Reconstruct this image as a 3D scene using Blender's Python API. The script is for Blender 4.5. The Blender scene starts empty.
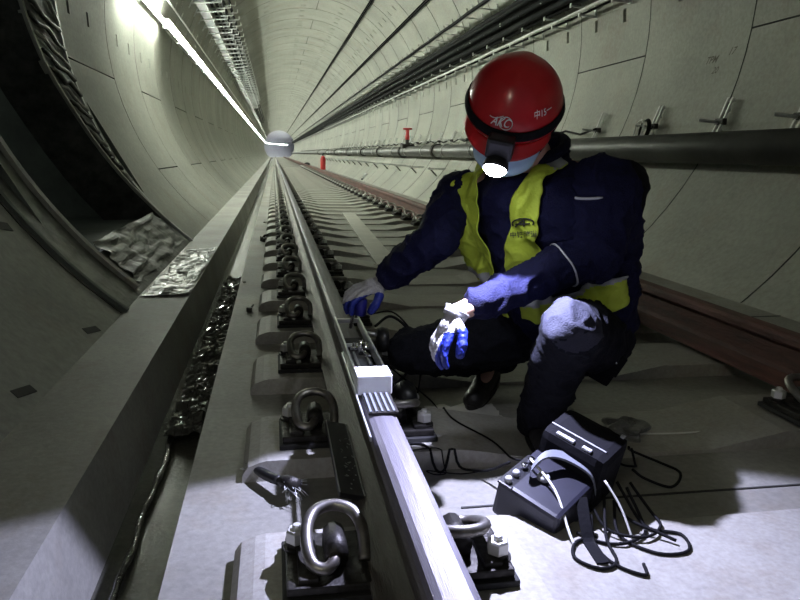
import bpy, bmesh, math, random
from mathutils import Vector as V, Matrix as M, noise
random.seed(7)
PI = math.pi
C = bpy.context.scene.collection
SC = bpy.context.scene
CX, CZ, R = 0.98, 1.33, 2.75          # tunnel axis and radius; the camera sits at the origin
SLAB, SEAT, RT, XR = -0.81, -0.755, -0.56, 0.226
XR2 = XR + 1.505

# ------------------------------------------------------------------ materials
def mat(name, col, rough=.6, metal=0., var=.0, scale=3., col2=None, bump=0., bscale=40., emit=None, alpha=None, trans=0., spec=None, coat=0., stretch=None, detail=6):
    m = bpy.data.materials.new(name); m.use_nodes = True
    nt = m.node_tree; N = nt.nodes; L = nt.links; b = N['Principled BSDF']
    b.inputs['Base Color'].default_value = (*col, 1)
    b.inputs['Roughness'].default_value = rough
    b.inputs['Metallic'].default_value = metal
    if trans: b.inputs['Transmission Weight'].default_value = trans
    if coat: b.inputs['Coat Weight'].default_value = coat
    if alpha is not None: b.inputs['Alpha'].default_value = alpha
    if spec is not None: b.inputs['Specular IOR Level'].default_value = spec
    tc = N.new('ShaderNodeTexCoord'); src = tc.outputs['Object']
    if stretch:
        mp = N.new('ShaderNodeMapping'); mp.inputs['Scale'].default_value = stretch
        L.new(src, mp.inputs['Vector']); src = mp.outputs['Vector']
    if var > 0 or col2:
        nz = N.new('ShaderNodeTexNoise'); nz.inputs['Scale'].default_value = scale; nz.inputs['Detail'].default_value = detail
        nz.inputs['Roughness'].default_value = .65
        L.new(src, nz.inputs['Vector'])
        rp = N.new('ShaderNodeValToRGB'); L.new(nz.outputs['Fac'], rp.inputs['Fac'])
        c2 = col2 or tuple(max(0, c*(1-var)) for c in col)
        c1 = col if col2 else tuple(min(1, c*(1+var)) for c in col)
        rp.color_ramp.elements[0].position = .36; rp.color_ramp.elements[0].color = (*c2, 1)
        rp.color_ramp.elements[1].position = .64; rp.color_ramp.elements[1].color = (*c1, 1)
        L.new(rp.outputs['Color'], b.inputs['Base Color'])
    if bump > 0:
        nb = N.new('ShaderNodeTexNoise'); nb.inputs['Scale'].default_value = bscale; nb.inputs['Detail'].default_value = 5
        L.new(src, nb.inputs['Vector'])
        bp = N.new('ShaderNodeBump'); bp.inputs['Strength'].default_value = bump; bp.inputs['Distance'].default_value = .01
        L.new(nb.outputs['Fac'], bp.inputs['Height']); L.new(bp.outputs['Normal'], b.inputs['Normal'])
    if emit:
        b.inputs['Emission Color'].default_value = (*emit[0], 1); b.inputs['Emission Strength'].default_value = emit[1]
    return m

def concrete(name, base, dark, warm, sc=1.0, rough=.75, bump=.25, streak=(1, 1, 1)):
    """concrete: large cloudy patches, finer grain and a little brown dirt"""
    m = bpy.data.materials.new(name); m.use_nodes = True
    nt = m.node_tree; N = nt.nodes; L = nt.links; b = N['Principled BSDF']
    tc = N.new('ShaderNodeTexCoord'); mp = N.new('ShaderNodeMapping'); mp.inputs['Scale'].default_value = streak
    L.new(tc.outputs['Object'], mp.inputs['Vector'])
    def nz(s, d, r=.6):
        n = N.new('ShaderNodeTexNoise'); n.inputs['Scale'].default_value = s; n.inputs['Detail'].default_value = d; n.inputs['Roughness'].default_value = r
        L.new(mp.outputs['Vector'], n.inputs['Vector']); return n
    def ramp(n, a, z, c0, c1):
        r = N.new('ShaderNodeValToRGB'); r.color_ramp.elements[0].position = a; r.color_ramp.elements[1].position = z
        r.color_ramp.elements[0].color = (*c0, 1); r.color_ramp.elements[1].color = (*c1, 1); L.new(n.outputs['Fac'], r.inputs['Fac']); return r
    big = ramp(nz(.9*sc, 8), .35, .65, dark, base)
    wm = ramp(nz(2.1*sc, 9, .7), .52, .75, (0, 0, 0), (1, 1, 1))
    mx = N.new('ShaderNodeMix'); mx.data_type = 'RGBA'
    L.new(wm.outputs['Color'], mx.inputs[0]); L.new(big.outputs['Color'], mx.inputs[6]); mx.inputs[7].default_value = (*warm, 1)
    fine = ramp(nz(38*sc, 4), .3, .7, (.82, .82, .82), (1.08, 1.08, 1.08))
    ml = N.new('ShaderNodeMix'); ml.data_type = 'RGBA'; ml.blend_type = 'MULTIPLY'; ml.inputs[0].default_value = 1
    L.new(mx.outputs[2], ml.inputs[6]); L.new(fine.outputs['Color'], ml.inputs[7])
    L.new(ml.outputs[2], b.inputs['Base Color'])
    b.inputs['Roughness'].default_value = rough
    bp = N.new('ShaderNodeBump'); bp.inputs['Strength'].default_value = bump; bp.inputs['Distance'].default_value = .006
    L.new(nz(25*sc, 6).outputs['Fac'], bp.inputs['Height']); L.new(bp.outputs['Normal'], b.inputs['Normal'])
    return m

Mt = dict(
 lining=concrete('lining_concrete', (.42, .425, .37), (.31, .315, .275), (.33, .30, .245), .8, rough=.7, bump=.12),
 gasket=mat('joint_gasket', (.03, .03, .027), .8),
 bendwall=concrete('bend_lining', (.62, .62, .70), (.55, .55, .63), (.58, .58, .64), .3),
 slab=concrete('slab_concrete', (.33, .325, .29), (.21, .205, .18), (.24, .21, .165), 1.5, rough=.6, bump=.3),
 sleeper=concrete('sleeper_concrete', (.40, .39, .35), (.31, .30, .27), (.30, .27, .22), 2.2, rough=.6, bump=.2),
 channel=concrete('wet_channel_concrete', (.12, .12, .10), (.06, .06, .05), (.10, .09, .07), 2, rough=.25, bump=.4),
 steelseg=mat('grimy_steel_segment', (.09, .09, .08), .5, .3, col2=(.03, .03, .027), scale=9, bump=.8, bscale=14),
 dirtyseg=mat('stained_segment_edge', (.30, .30, .26), .6, .0, col2=(.06, .06, .05), scale=4, bump=.6, bscale=10),
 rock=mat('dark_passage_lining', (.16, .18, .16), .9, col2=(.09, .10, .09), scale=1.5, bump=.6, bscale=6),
 galv=mat('galvanised_steel', (.55, .56, .55), .38, .8, var=.2, scale=20),
 pipe=mat('grey_painted_pipe', (.075, .075, .07), .45, .2, var=.15, scale=3),
 cable=mat('black_cable_sheath', (.008, .008, .009), .75, spec=.15),
 white=mat('white_paint', (.75, .76, .75), .4, var=.06),
 wcable=mat('white_conduit', (.8, .8, .76), .4),
 lamp=mat('lamp_tube_light', (1, 1, 1), .4, emit=((.93, 1.0, .86), 76.)),
 railside=mat('dusty_rail_steel', (.12, .11, .095), .55, .35, col2=(.06, .05, .042), scale=6, bump=.3, bscale=60, stretch=(6, .6, 6)),
 railtop=mat('polished_rail_top', (.16, .152, .175), .52, .5, col2=(.115, .105, .12), scale=5, bump=.12, bscale=40, stretch=(14, .8, 1)),
 rust=mat('rusty_rail_steel', (.15, .058, .045), .7, .2, col2=(.07, .035, .03), scale=7, bump=.4, bscale=50, stretch=(3, .5, 3)),
 iron=mat('dark_cast_iron', (.045, .042, .038), .5, .6, col2=(.02, .018, .016), scale=25, bump=.4),
 rubber=mat('black_rubber', (.015, .015, .015), .75),
 clip=mat('spring_steel', (.36, .35, .33), .38, .85, col2=(.20, .18, .16), scale=18),
 bolt=mat('zinc_bolt', (.70, .70, .68), .4, .6),
 red=mat('red_helmet_plastic', (.55, .012, .022), .30, coat=.35, col2=(.44, .014, .018), scale=7, bump=.05),
 navy=mat('navy_work_cloth', (.006, .0065, .020), .85, var=.25, scale=90, bump=.5, bscale=300, spec=.2),
 sleeve=mat('blue_work_cloth', (.0045, .005, .030), .8, var=.2, scale=90, bump=.5, bscale=300, spec=.2),
 trouser=mat('charcoal_trouser_cloth', (.010, .0105, .016), .9, var=.25, scale=80, bump=.5, bscale=250, spec=.15),
 lit_knee=mat('lamplit_knee_cloth', (.017, .018, .036), .85, var=.1, scale=80, bump=.4, bscale=250),
 lime=mat('lime_safety_cloth', (.42, .52, .04), .7, var=.08, scale=20, bump=.3, bscale=120),
 reflect=mat('silver_reflective_tape', (.33, .34, .34), .45, .2),
 piping=mat('grey_piping', (.42, .43, .46), .5),
 skin=mat('skin', (.55, .33, .24), .55, var=.06, scale=12),
 hair=mat('black_hair', (.01, .009, .008), .6, bump=.6, bscale=200),
 eye=mat('eye_white', (.7, .7, .68), .3), iris=mat('dark_iris', (.03, .02, .012), .2),
 mask=mat('pale_blue_mask', (.42, .60, .72), .8, var=.05, bump=.2, bscale=90),
 glove=mat('white_knit_glove', (.44, .43, .43), .9, var=.12, scale=60, bump=.6, bscale=240),
 gblue=mat('blue_palm_coating', (.010, .022, .24), .45, bump=.5, bscale=80),
 boot=mat('black_boot_leather', (.014, .013, .013), .5, bump=.3),
 black=mat('black_plastic', (.012, .012, .013), .38), leather=mat('black_bag_cloth', (.004, .004, .006), .85, bump=.12, bscale=120, spec=.2),
 casebody=mat('dark_violet_case', (.014, .014, .026), .45, var=.2, scale=12), grey=mat('grey_plastic', (.15, .16, .19), .5),
 ink=mat('white_ink', (.8, .8, .8), .5), dink=mat('black_ink', (.012, .012, .01), .6), pencil=mat('grey_pencil', (.13, .12, .10), .9),
 alu=mat('bright_aluminium', (.72, .73, .76), .32, .7, var=.05), chrome=mat('chrome', (.8, .8, .82), .15, 1.),
 film=mat('crumpled_clear_film', (.20, .205, .195), .34, 0, col2=(.06, .06, .055), scale=5, bump=.5, bscale=9, coat=.25),
 sillfilm=mat('dark_film', (.045, .047, .042), .42, 0, col2=(.02, .02, .018), scale=5, bump=.5, bscale=9, spec=.35),  # darker than the film on the ledge
 wetfilm=mat('wet_black_film', (.03, .03, .028), .08, 0, bump=1., bscale=22, coat=.8, col2=(.10, .10, .09), scale=15),
 valve=mat('red_valve_paint', (.5, .03, .03), .4), board=mat('pale_dusty_board', (.52, .51, .46), .7, var=.1, scale=4),
 lens=mat('lit_headlamp_lens', (1, 1, 1), .3, emit=((.86, .9, 1.), 60.)),
 lavender=mat('blue_handle_plastic', (.02, .02, .22), .35),
)
MI = Mt

# ------------------------------------------------------------------ mesh helpers
class MB:
    def __init__(s): s.v = []; s.f = []; s.m = []; s.mats = []; s.sm = []
    def mi(s, m):
        if m not in s.mats: s.mats.append(m)
        return s.mats.index(m)
    def add(s, vs, fs, m, smooth=False):
        o = len(s.v); s.v += [V(a) for a in vs]; k = s.mi(m)
        for f in fs: s.f.append([i+o for i in f]); s.m.append(k); s.sm.append(smooth)
        return s
    def box(s, c, d, m, rot=None, bev=.0):
        hx, hy, hz = d[0]/2, d[1]/2, d[2]/2
        bm = bmesh.new(); bmesh.ops.create_cube(bm, size=1)
        for v in bm.verts: v.co = V((v.co.x*d[0], v.co.y*d[1], v.co.z*d[2]))
        if bev: bmesh.ops.bevel(bm, geom=bm.edges[:], offset=min(bev, min(d)*.45), segments=2, affect='EDGES', profile=.6)
        mt = M.Translation(V(c)) @ (rot.to_4x4() if rot is not None else M.Identity(4))
        s.bm(bm, m, mt); return s
    def bm(s, bm, m, mt=None, smooth=False):
        bm.verts.ensure_lookup_table(); bm.verts.index_update()
        s.add([(mt @ v.co) if mt else v.co.copy() for v in bm.verts], [[v.index for v in f.verts] for f in bm.faces], m, smooth); bm.free()
    def tube(s, pts, r, m, n=10, closed=False, caps=True, smooth=True):
        pts = [V(p) for p in pts]; k = len(pts); rs = r if isinstance(r, (list, tuple)) else [r]*k
        vs = []; ref = None
        for i, p in enumerate(pts):
            if closed: t = pts[(i+1) % k]-pts[i-1]
            else: t = pts[min(i+1, k-1)]-pts[max(i-1, 0)]
            t = t.normalized() if t.length > 1e-9 else V((0, 0, 1))
            if ref is None: ref = t.orthogonal().normalized()
            ref = (ref - t*ref.dot(t));
            ref = ref.normalized() if ref.length > 1e-6 else t.orthogonal().normalized()
            b = t.cross(ref)
            for j in range(n):
                a = 2*PI*j/n; vs.append(p+(ref*math.cos(a)+b*math.sin(a))*rs[i])
        fs = []
        for i in range(k if closed else k-1):
            for j in range(n):
                a = i*n+j; b_ = i*n+(j+1) % n; c = ((i+1) % k)*n+(j+1) % n; d = ((i+1) % k)*n+j
                fs.append([a, b_, c, d])
        if caps and not closed: fs.append(list(range(n))[::-1]); fs.append([(k-1)*n+j for j in range(n)])
        return s.add(vs, fs, m, smooth)
    def lathe(s, prof, m, mt=None, n=24, smooth=True):
        vs = []; fs = []; k = len(prof)
        for (r, z) in prof:
            for j in range(n):
                a = 2*PI*j/n; p = V((r*math.cos(a), r*math.sin(a), z)); vs.append(mt @ p if mt else p)
        for i in range(k-1):
            for j in range(n): fs.append([i*n+j, i*n+(j+1) % n, (i+1)*n+(j+1) % n, (i+1)*n+j])
        fs.append([j for j in range(n)][::-1]); fs.append([(k-1)*n+j for j in range(n)])
        return s.add(vs, fs, m, smooth)
    def prism(s, poly, y0, y1, m, smooth=False, mm=None):
        """poly in XZ extruded along Y; mm picks a material per side"""
        n = len(poly); vs = [(x, y0, z) for x, z in poly]+[(x, y1, z) for x, z in poly]
        o = len(s.v); s.v += [V(a) for a in vs]
        for i in range(n):
            j = (i+1) % n; s.f.append([o+i, o+j, o+n+j, o+n+i]); s.m.append(s.mi(mm(i) if mm else m)); s.sm.append(smooth)
        s.f.append([o+i for i in range(n)][::-1]); s.m.append(s.mi(m)); s.sm.append(False)
        s.f.append([o+n+i for i in range(n)]); s.m.append(s.mi(m)); s.sm.append(False)
        return s
    def build(s, name, parent=None, fix=True, origin=None):
        vs = s.v
        if origin is not None: vs = [v-V(origin) for v in vs]
        me = bpy.data.meshes.new(name); me.from_pydata([tuple(v) for v in vs], [], s.f)
        for m in s.mats: me.materials.append(m)
        for p, k, sm in zip(me.polygons, s.m, s.sm): p.material_index = k; p.use_smooth = sm
        me.update()
        if fix:
            bm = bmesh.new(); bm.from_mesh(me); bmesh.ops.recalc_face_normals(bm, faces=bm.faces[:]); bm.to_mesh(me); bm.free()
        o = bpy.data.objects.new(name, me); C.objects.link(o)
        if origin is not None: o.location = origin
        if parent:
            o.parent = parent
        return o
def tag(o, label=None, cat=None, group=None, kind=None):
    if label: o['label'] = label
    if cat: o['category'] = cat
    if group: o['group'] = group
    if kind: o['kind'] = kind
    return o
def empty(name, loc=(0, 0, 0), rz=0, label=None, cat=None, group=None):
    o = bpy.data.objects.new(name, None); C.objects.link(o); o.location = loc; o.rotation_euler = (0, 0, rz); o.empty_display_size = .1
    return tag(o, label, cat, group)
def kids(o): return [c for c in bpy.data.objects if c.parent == o]
def proto_tree(o):
    return [(c, [g for g in kids(c)]) for c in kids(o)]
def dup(o, tree, loc, rz=None, label=None, group=None):
    c = o.copy(); C.objects.link(c); c.location = loc
    if rz is not None: c.rotation_euler = (0, 0, rz)
    if label: c['label'] = label
    if group: c['group'] = group
    for ch, gs in tree:
        d = ch.copy(); C.objects.link(d); d.parent = c
        for g in gs:
            e = g.copy(); C.objects.link(e); e.parent = d
    return c
def struct(o): o['kind'] = 'structure'; return o
def bez(pts, n=8):
    """catmull-rom through points"""
    P = [V(p) for p in pts]; P = [P[0]*2-P[1]]+P+[P[-1]*2-P[-2]]; out = []
    for i in range(1, len(P)-2):
        for k in range(n):
            t = k/n; a, b, c, d = P[i-1], P[i], P[i+1], P[i+2]
            out.append(.5*((2*b)+(c-a)*t+(2*a-5*b+4*c-d)*t*t+(3*b-a-3*c+d)*t**3))
    out.append(P[-2]); return out
def cyl(ang, r=R): a = math.radians(ang); return CX+r*math.cos(a), CZ+r*math.sin(a)

# ------------------------------------------------------------------ tunnel lining
YJ = [3.45+1.57*k for k in range(-4, 81)]
YEND = YJ[-1]
def near_edge(a): return 4.0
def far_edge(a):
    tb = [(-181, 5.38), (-173, 5.44), (-165, 5.6), (-157, 5.88), (-148, 6.07), (-139, 6.24), (-136, 6.26)]
    if a < -181: return 5.36
    for (a0, y0), (a1, y1) in zip(tb, tb[1:]):
        if a0 <= a <= a1: return y0+(y1-y0)*(a-a0)/(a1-a0)
    return 6.26
def lining(name, a0, a1, opening=False):
    gw = .014
    ys = {}                                        # y -> marks
    def addy(y): ys[round(y, 4)] = 1
    joints = []; pock = []
    jl = list(YJ)
    if opening: jl = [y for y in YJ if not (4.5 < y < 6.8)]+[6.36]; jl.sort()
    for y in jl:
        w = gw if y < 12 else (.026 if y < 45 else .045)
        joints.append((y-w/2, y+w/2)); addy(y-w/2); addy(y+w/2)
    for i, y in enumerate(jl[:-1]):
        if y > 40 or y < -.5: continue
        if opening and 3 < y < 6.2: continue
        off = -.06 if i % 2 else .06
        for c in (.46+off, 1.12+off):
            pock.append((y+c-.033, y+c+.033)); addy(y+c-.033); addy(y+c+.033)
    OP = (-205+360, -136+360)
    if opening: addy(4.0); addy(5.6)
    yl = sorted(ys); yl = [YJ[0]-.3]+[y for y in yl if y > YJ[0]-.2]
    an = set()
    for k in range(int(a0), int(a1)+1, 4): an.add(float(k))
    an.add(float(a0)); an.add(float(a1))
    PA = [4, 26, 48, 70, 92, 114, 136, 158, 182]
    prow = []
    for p in PA:
        if a0 < p < a1: prow.append((p-1.4, p+1.4)); an.add(p-1.4); an.add(p+1.4)
    LJ = [[-6, 57, 123, 192], [20, 84, 148, 214]]
    lrow = [[], []]
    for q in (0, 1):
        for p in LJ[q]:
            if a0+1 < p < a1-1: lrow[q].append((p-.15, p+.15)); an.add(p-.15); an.add(p+.15)
    if opening:
        an.add(float(OP[0])); an.add(float(OP[1]))
    al = sorted(an)
    # drop filler rows that sit right beside a marked one
    al = [a for i, a in enumerate(al) if i in (0, len(al)-1) or a != int(a) or (a % 4) or min(al[i+1]-a, a-al[i-1]) > .5 or a in OP]
    def kind(i, j):
        y = (yl[i]+yl[i+1])/2; a = (al[j]+al[j+1])/2
        if opening and OP[0] < a < OP[1]:
            if 4.0 < y < 5.6: return 9
            if 3.46 < y < 4.0: return 4
        if opening and 5.6 < y < 6.35: return 3
        if opening and 3.46 < y < 4.0: return 4
        if opening and 4.0 < y < 5.6 and a <= OP[0]: return 3
        if opening and 4.0 < y < 5.6 and a >= OP[1]: return 3
        for (p, q) in joints:
            if p < y < q: return 1
        ri = sum(1 for t in jl if t < y)+(1 if a0 < 0 else 0)
        for (p, q) in lrow[ri % 2]:
            if p < a < q and y < 60: return 1
        for (p, q) in pock:
            if p < y < q:
                for (s, t) in prow:
                    if s < a < t: return 2
        return 0
    nI, nJ = len(yl)-1, len(al)-1
    K = [[kind(i, j) for j in range(nJ)] for i in range(nI)]
    dep = {0: 0, 1: .022, 2: .07, 3: .0, 4: .0}
    mb = MB(); vd = {}
    def vert(i, j, d):
        k = (i, j, d)
        if k not in vd:
            y = yl[i]
            if opening and abs(y-5.6) < 1e-6: y = far_edge(al[j]-360)
            x, z = cyl(al[j], R+d); vd[k] = len(mb.v); mb.v.append(V((x, y, z)))
        return vd[k]
    mi = {0: mb.mi(Mt['lining']), 1: mb.mi(Mt['gasket']), 2: mb.mi(Mt['lining']), 3: mb.mi(Mt['steelseg']), 4: mb.mi(Mt['dirtyseg'])}
    def face(f, m): mb.f.append(f); mb.m.append(m); mb.sm.append(False)
    for i in range(nI):
        for j in range(nJ):
            k = K[i][j]
            if k == 9: continue
            d = dep[k]
            face([vert(i, j, d), vert(i+1, j, d), vert(i+1, j+1, d), vert(i, j+1, d)], mi[k])
            if d > 0:
                for (ii, jj, e) in ((i-1, j, ((i, j), (i, j+1))), (i+1, j, ((i+1, j), (i+1, j+1))), (i, j-1, ((i, j), (i+1, j))), (i, j+1, ((i, j+1), (i+1, j+1)))):
                    kk = K[ii][jj] if 0 <= ii < nI and 0 <= jj < nJ else 0
                    dd = dep.get(kk, 0)
                    if dd < d:
                        (p, q) = e
                        face([vert(*p, dd), vert(*q, dd), vert(*q, d), vert(*p, d)], mi[k])
    if opening:   # thickness of the lining around the opening
        aa = [a for a in al if OP[0] <= a <= OP[1]]
        def ring(pts, m):
            for (p, q) in zip(pts, pts[1:]):
                o = len(mb.v)
                for (y, a) in (p, q):
                    for rr in (R, R+.36):
                        x, z = cyl(a, rr); mb.v.append(V((x, y, z)))
                face([o, o+2, o+3, o+1], m)
        s = mi[3]
        ring([(4.0, a) for a in aa], s); ring([(far_edge(a-360), a) for a in aa], s)
        ring([(4.0, OP[0]), (far_edge(OP[0]-360), OP[0])], s); ring([(4.0, OP[1]), (far_edge(OP[1]-360), OP[1])], s)
    o = mb.build(name, fix=False); struct(o); return o
lining('wall_right', -54, 58)
lining('ceiling', 58, 122)
lining('wall_left', 122, 234, True)

# the bend at the far end
mb = MB(); RB = 60.
rows = []
for k in range(0, 15):
    t = k/14*math.radians(62); cx = CX+RB*(1-math.cos(t)); cy = YEND+RB*math.sin(t); ring_ = []
    for j in range(49):
        a = math.radians(-54+288*j/48); rr = R*math.cos(a); ring_.append((cx+rr*math.cos(t), cy-rr*math.sin(t), CZ+R*math.sin(a)))
    rows.append(ring_)
vs = [p for r_ in rows for p in r_]; fs = []
for i in range(14):
    for j in range(48): fs.append([i*49+j, i*49+j+1, (i+1)*49+j+1, (i+1)*49+j])
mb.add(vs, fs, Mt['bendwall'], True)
vs = []; fs = []
for k in range(0, 15):
    t = k/14*math.radians(62); cx = CX+RB*(1-math.cos(t)); cy = YEND+RB*math.sin(t)
    for rr in (-1.9, 1.9): vs.append((cx+rr*math.cos(t), cy-rr*math.sin(t), SLAB))
for i in range(14): fs.append([2*i, 2*i+1, 2*i+3, 2*i+2])
mb.add(vs, fs, Mt['slab'])
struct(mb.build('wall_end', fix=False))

# cross passage behind the opening on the left
mb = MB()
px0, px1, py0, py1, pz0, pz1 = -6.0, -1.0, 3.7, 6.5, -.60, 2.6
prof = [(py0, pz0), (py1, pz0), (py1, 1.2), (py1-.5, 2.1), (py1-1.4, pz1), (py0+.5, 2.1), (py0, 1.2)]
n = len(prof)
xs = [-1.30, -1.9, -3.0, -4.5, -6.0]
xo = {0: -1.05, 1: -1.05, 2: -2.05, 3: -2.05, 4: -2.0, 5: -2.05, 6: -2.05}
vs = []
for q, x in enumerate(xs):
    for i, (y, z) in enumerate(prof): vs.append((xo[i] if q == 0 else min(x, xo[i]-.05*q), y, z))
fs = [[q*n+i, q*n+(i+1) % n, (q+1)*n+(i+1) % n, (q+1)*n+i] for q in range(len(xs)-1) for i in range(n)]+[[(len(xs)-1)*n+i for i in range(n)]]
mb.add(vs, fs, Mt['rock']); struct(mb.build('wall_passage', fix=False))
root = empty('passage_fill', (-4.2, 3.80, 1.3), 0, 'added unseen fill light round the corner inside the dark side passage', 'lamp')  # unseen glowing box added to lift the black of the passage
mb = MB(); mb.box((0, -.02, 0), (.34, .05, .12), Mt['galv'], bev=.01); mb.build('housing', root)
mb = MB(); mb.box((0, .015, 0), (.30, .03, .08), mat('fill_glow', (1, 1, 1), .4, emit=((.9, 1, .9), 30.)), bev=.01); mb.build('fill_panel', root)

# segment edges (raised steel rims on both sides of the opening)
def rim(name, yfun, w, d, aA, aB, m):
    mb = MB(); vs = []; fs = []; K = 30
    for k in range(K+1):
        a = aA+(aB-aA)*k/K; y = yfun(a)
        for (rr, yy) in ((R+.02, y-w/2), (R-d, y-w/2), (R-d, y+w/2), (R+.02, y+w/2)):
            x, z = cyl(a, rr); vs.append((x, yy, z))
    for k in range(K):
        for i in range(4): fs.append([4*k+i, 4*k+(i+1) % 4, 4*k+4+(i+1) % 4, 4*k+4+i])
    fs += [[0, 1, 2, 3], [4*K+3, 4*K+2, 4*K+1, 4*K]]
    mb.add(vs, fs, m); return struct(mb.build(name))
rim('trim_1', lambda a: far_edge(a)+.03, .05, .025, -205, -134, Mt['lining'])
rim('trim_2', lambda a: 6.33, .04, .02, -205, -129, Mt['galv'])
rim('trim_3', lambda a: 3.97, .06, .025, -205, -130, Mt['lining'])
rim('trim_4', lambda a: 3.50, .04, .02, -205, -129, Mt['rock'])
# ribs and grime lumps on the far steel band, near band: part of the same lining surface
mb = MB()
for k in range(26):
    a = -200+k*2.55; y0 = far_edge(a)+.08; y1 = 6.28
    if y1-y0 < .06: continue
    for s in (0,):
        pts = []
        for q in range(5):
            t = q/4; x, z = cyl(a+(random.random()-.5)*2.5*t+t*2.5, R-.012-.02*random.random()); pts.append((x, y0+(y1-y0)*t, z))
        mb.tube(pts, [.012+.014*random.random() for _ in pts], Mt['steelseg'] if k % 3 else Mt['lining'], 5)
struct(mb.build('trim_5'))

# ------------------------------------------------------------------ floor with drain channel
mb = MB()
prof = [(-.95, -.80), (-.485, -.80), (-.44, -1.03), (-.27, -1.05), (-.225, SLAB), (.0, SLAB), (3.05, SLAB), (3.05, -1.5), (-.95, -1.5)]
def fm(i): return Mt['channel'] if i in (2,) else Mt['slab']
mb.prism(prof, -2.6, YEND+.2, Mt['slab'], mm=fm)
struct(mb.build('floor'))
# transverse crack and construction joints in the slab: thin strips of grout standing just proud of it
mb = MB()
for (x0, y0, x1, y1, w) in [(.42, 1.39, 1.50, 1.375, .006), (.45, 1.80, .95, 1.78, .005), (1.9, 3.1, 2.7, 3.12, .008)]:
    mb.box(((x0+x1)/2, (y0+y1)/2, SLAB+.001), (x1-x0, w, .004), Mt['gasket'], M.Rotation(math.atan2(y1-y0, x1-x0), 3, 'Z'))
struct(mb.build('trim_6'))

# ------------------------------------------------------------------ sleepers
def sleeper_bm():
    mb = MB(); s = SEAT; b = SLAB-.02
    poly = [(-.095, b), (-.092, SLAB+.020), (-.078, SLAB+.040), (-.05, s-.004), (-.03, s), (.47, s), (.50, s-.004), (.72, SLAB+.010), (1.22, SLAB+.010), (1.45, s-.004), (1.48, s-.006), (1.96, s-.006), (2.0, s-.012), (2.06, b)]
    mb.prism([(x-XR, z-SEAT) for x, z in poly], -.15, .15, Mt['sleeper'])
    return mb
SY = [1.107+.632*k for k in range(-1, 64)]
first = None
for k, y in enumerate(SY):
    lab = 'grey concrete sleeper cast into the track slab across both rails'
    if k == 1: lab = 'nearest grey concrete sleeper, at the bottom edge, its clip and bolt bright in the headlamp'
    elif k == 2: lab = 'concrete sleeper under the rail beside the small wire brush and instrument case'
    if first is None:
        first = sleeper_bm().build('concrete_sleeper'); first.location = (XR, y, SEAT); tag(first, lab, 'sleeper', 'sleepers along the track')
    else:
        o = first.copy(); C.objects.link(o); o.location = (XR, y, SEAT); o['label'] = lab
        if k in (1, 2): del o['group']

# ------------------------------------------------------------------ rails
def rail(name, xc, side, top, label, y0=-1.6):
    half = [(.0, .0), (.075, 0), (.075, .012), (.040, .022), (.014, .034), (.0085, .05), (.0085, .118), (.013, .129), (.033, .137), (.0365, .142), (.0355, .160), (.031, .170), (.020, .1745), (.0, .176)]
    poly = half+[(-x, z) for x, z in half[-2:0:-1]]
    n = len(poly)
    mb = MB(); zb = RT-.176
    mb.prism([(x, z) for x, z in poly], 0, YEND-y0, side, mm=lambda i: top if i in (10, 11, 12, 13, 14, 15) else side)
    o = mb.build(name); o.location = (xc, y0, zb); return tag(o, label, 'rail')
rail('steel_rail', XR, Mt['railside'], Mt['railtop'], 'long steel rail with a shiny worn top running under the worker\'s hand down the middle')
rail('steel_rail', XR2, Mt['rust'], Mt['rust'], 'rust-red steel rail behind the worker along the foot of the right wall')

# ------------------------------------------------------------------ rail fasteners
def hexpr(mb, c, r, h, m, a0=0):
    vs = []; n = 6
    for z in (0, h*.85):
        for j in range(n): a = a0+2*PI*j/n; vs.append((c[0]+r*math.cos(a), c[1]+r*math.sin(a), c[2]+z))
    for j in range(n): a = a0+2*PI*j/n; vs.append((c[0]+r*.85*math.cos(a), c[1]+r*.85*math.sin(a), c[2]+h))
    fs = [[i*6+j, i*6+(j+1) % 6, (i+1)*6+(j+1) % 6, (i+1)*6+j] for i in (0, 1) for j in range(6)]+[[5, 4, 3, 2, 1, 0], [12, 13, 14, 15, 16, 17]]
    mb.add(vs, fs, m)
FG = 'rail fasteners along the track'
def make_fastener(full=True):
    root = empty('rail_fastener', (0, 0, 0), 0, 'x', 'rail fastener', FG)
    a = MB(); a.box((-.012, 0, .007), (.17, .19, .014), Mt['rubber'], bev=.003); b = a
    p = MB() if full else a
    p.box((-.012, 0, .023), (.155, .17, .018), Mt['iron'], bev=.004)
    p.box((-.052, .0, .035), (.035, .15, .012), Mt['iron'], bev=.003)
    if full: a.build('rubber_pad', root); p.build('base_plate', root)
    s = MB() if full else a
    s.box((-.002, 0, .045), (.04, .075, .028), Mt['iron'], bev=.008); s.tube([(-.0, -.042, .058), (-.0, .042, .058)], .021, Mt['iron'], 10)
    if full: s.build('clip_shoulder', root)
    c = MB() if full else a
    path = bez([(.050, -.030, .040), (.052, -.010, .056), (.050, .02, .080), (.034, .050, .096), (0, .064, .101), (-.034, .052, .097), (-.050, .02, .086), (-.052, -.02, .068), (-.043, -.050, .052), (-.022, -.060, .048), (-.006, -.048, .055), (-.003, -.02, .062)], 5)
    c.tube(path, .0115, Mt['clip'], 10 if full else 6)
    if full: c.build('spring_clip', root)
    t = MB() if full else a
    t.lathe([(.026, .03), (.026, .036), (.020, .037), (.020, .044)], Mt['iron'], M.Translation((-.068, .045, 0)), 14, False)
    hexpr(t, (-.068, .045, .044), .021, .024, Mt['bolt'], .3)
    t.lathe([(.009, .05), (.009, .074), (.007, .077)], Mt['bolt'], M.Translation((-.068, .045, 0)), 10, False)
    if full: t.build('anchor_bolt', root)
    else: a.build('clip_body', root)
    return root
FF = make_fastener(True); FT = proto_tree(FF)
lo_root = make_fastener(False); lo = kids(lo_root)[0]; lo.parent = None; lo.name = 'rail_fastener'; bpy.data.objects.remove(lo_root)
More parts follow.
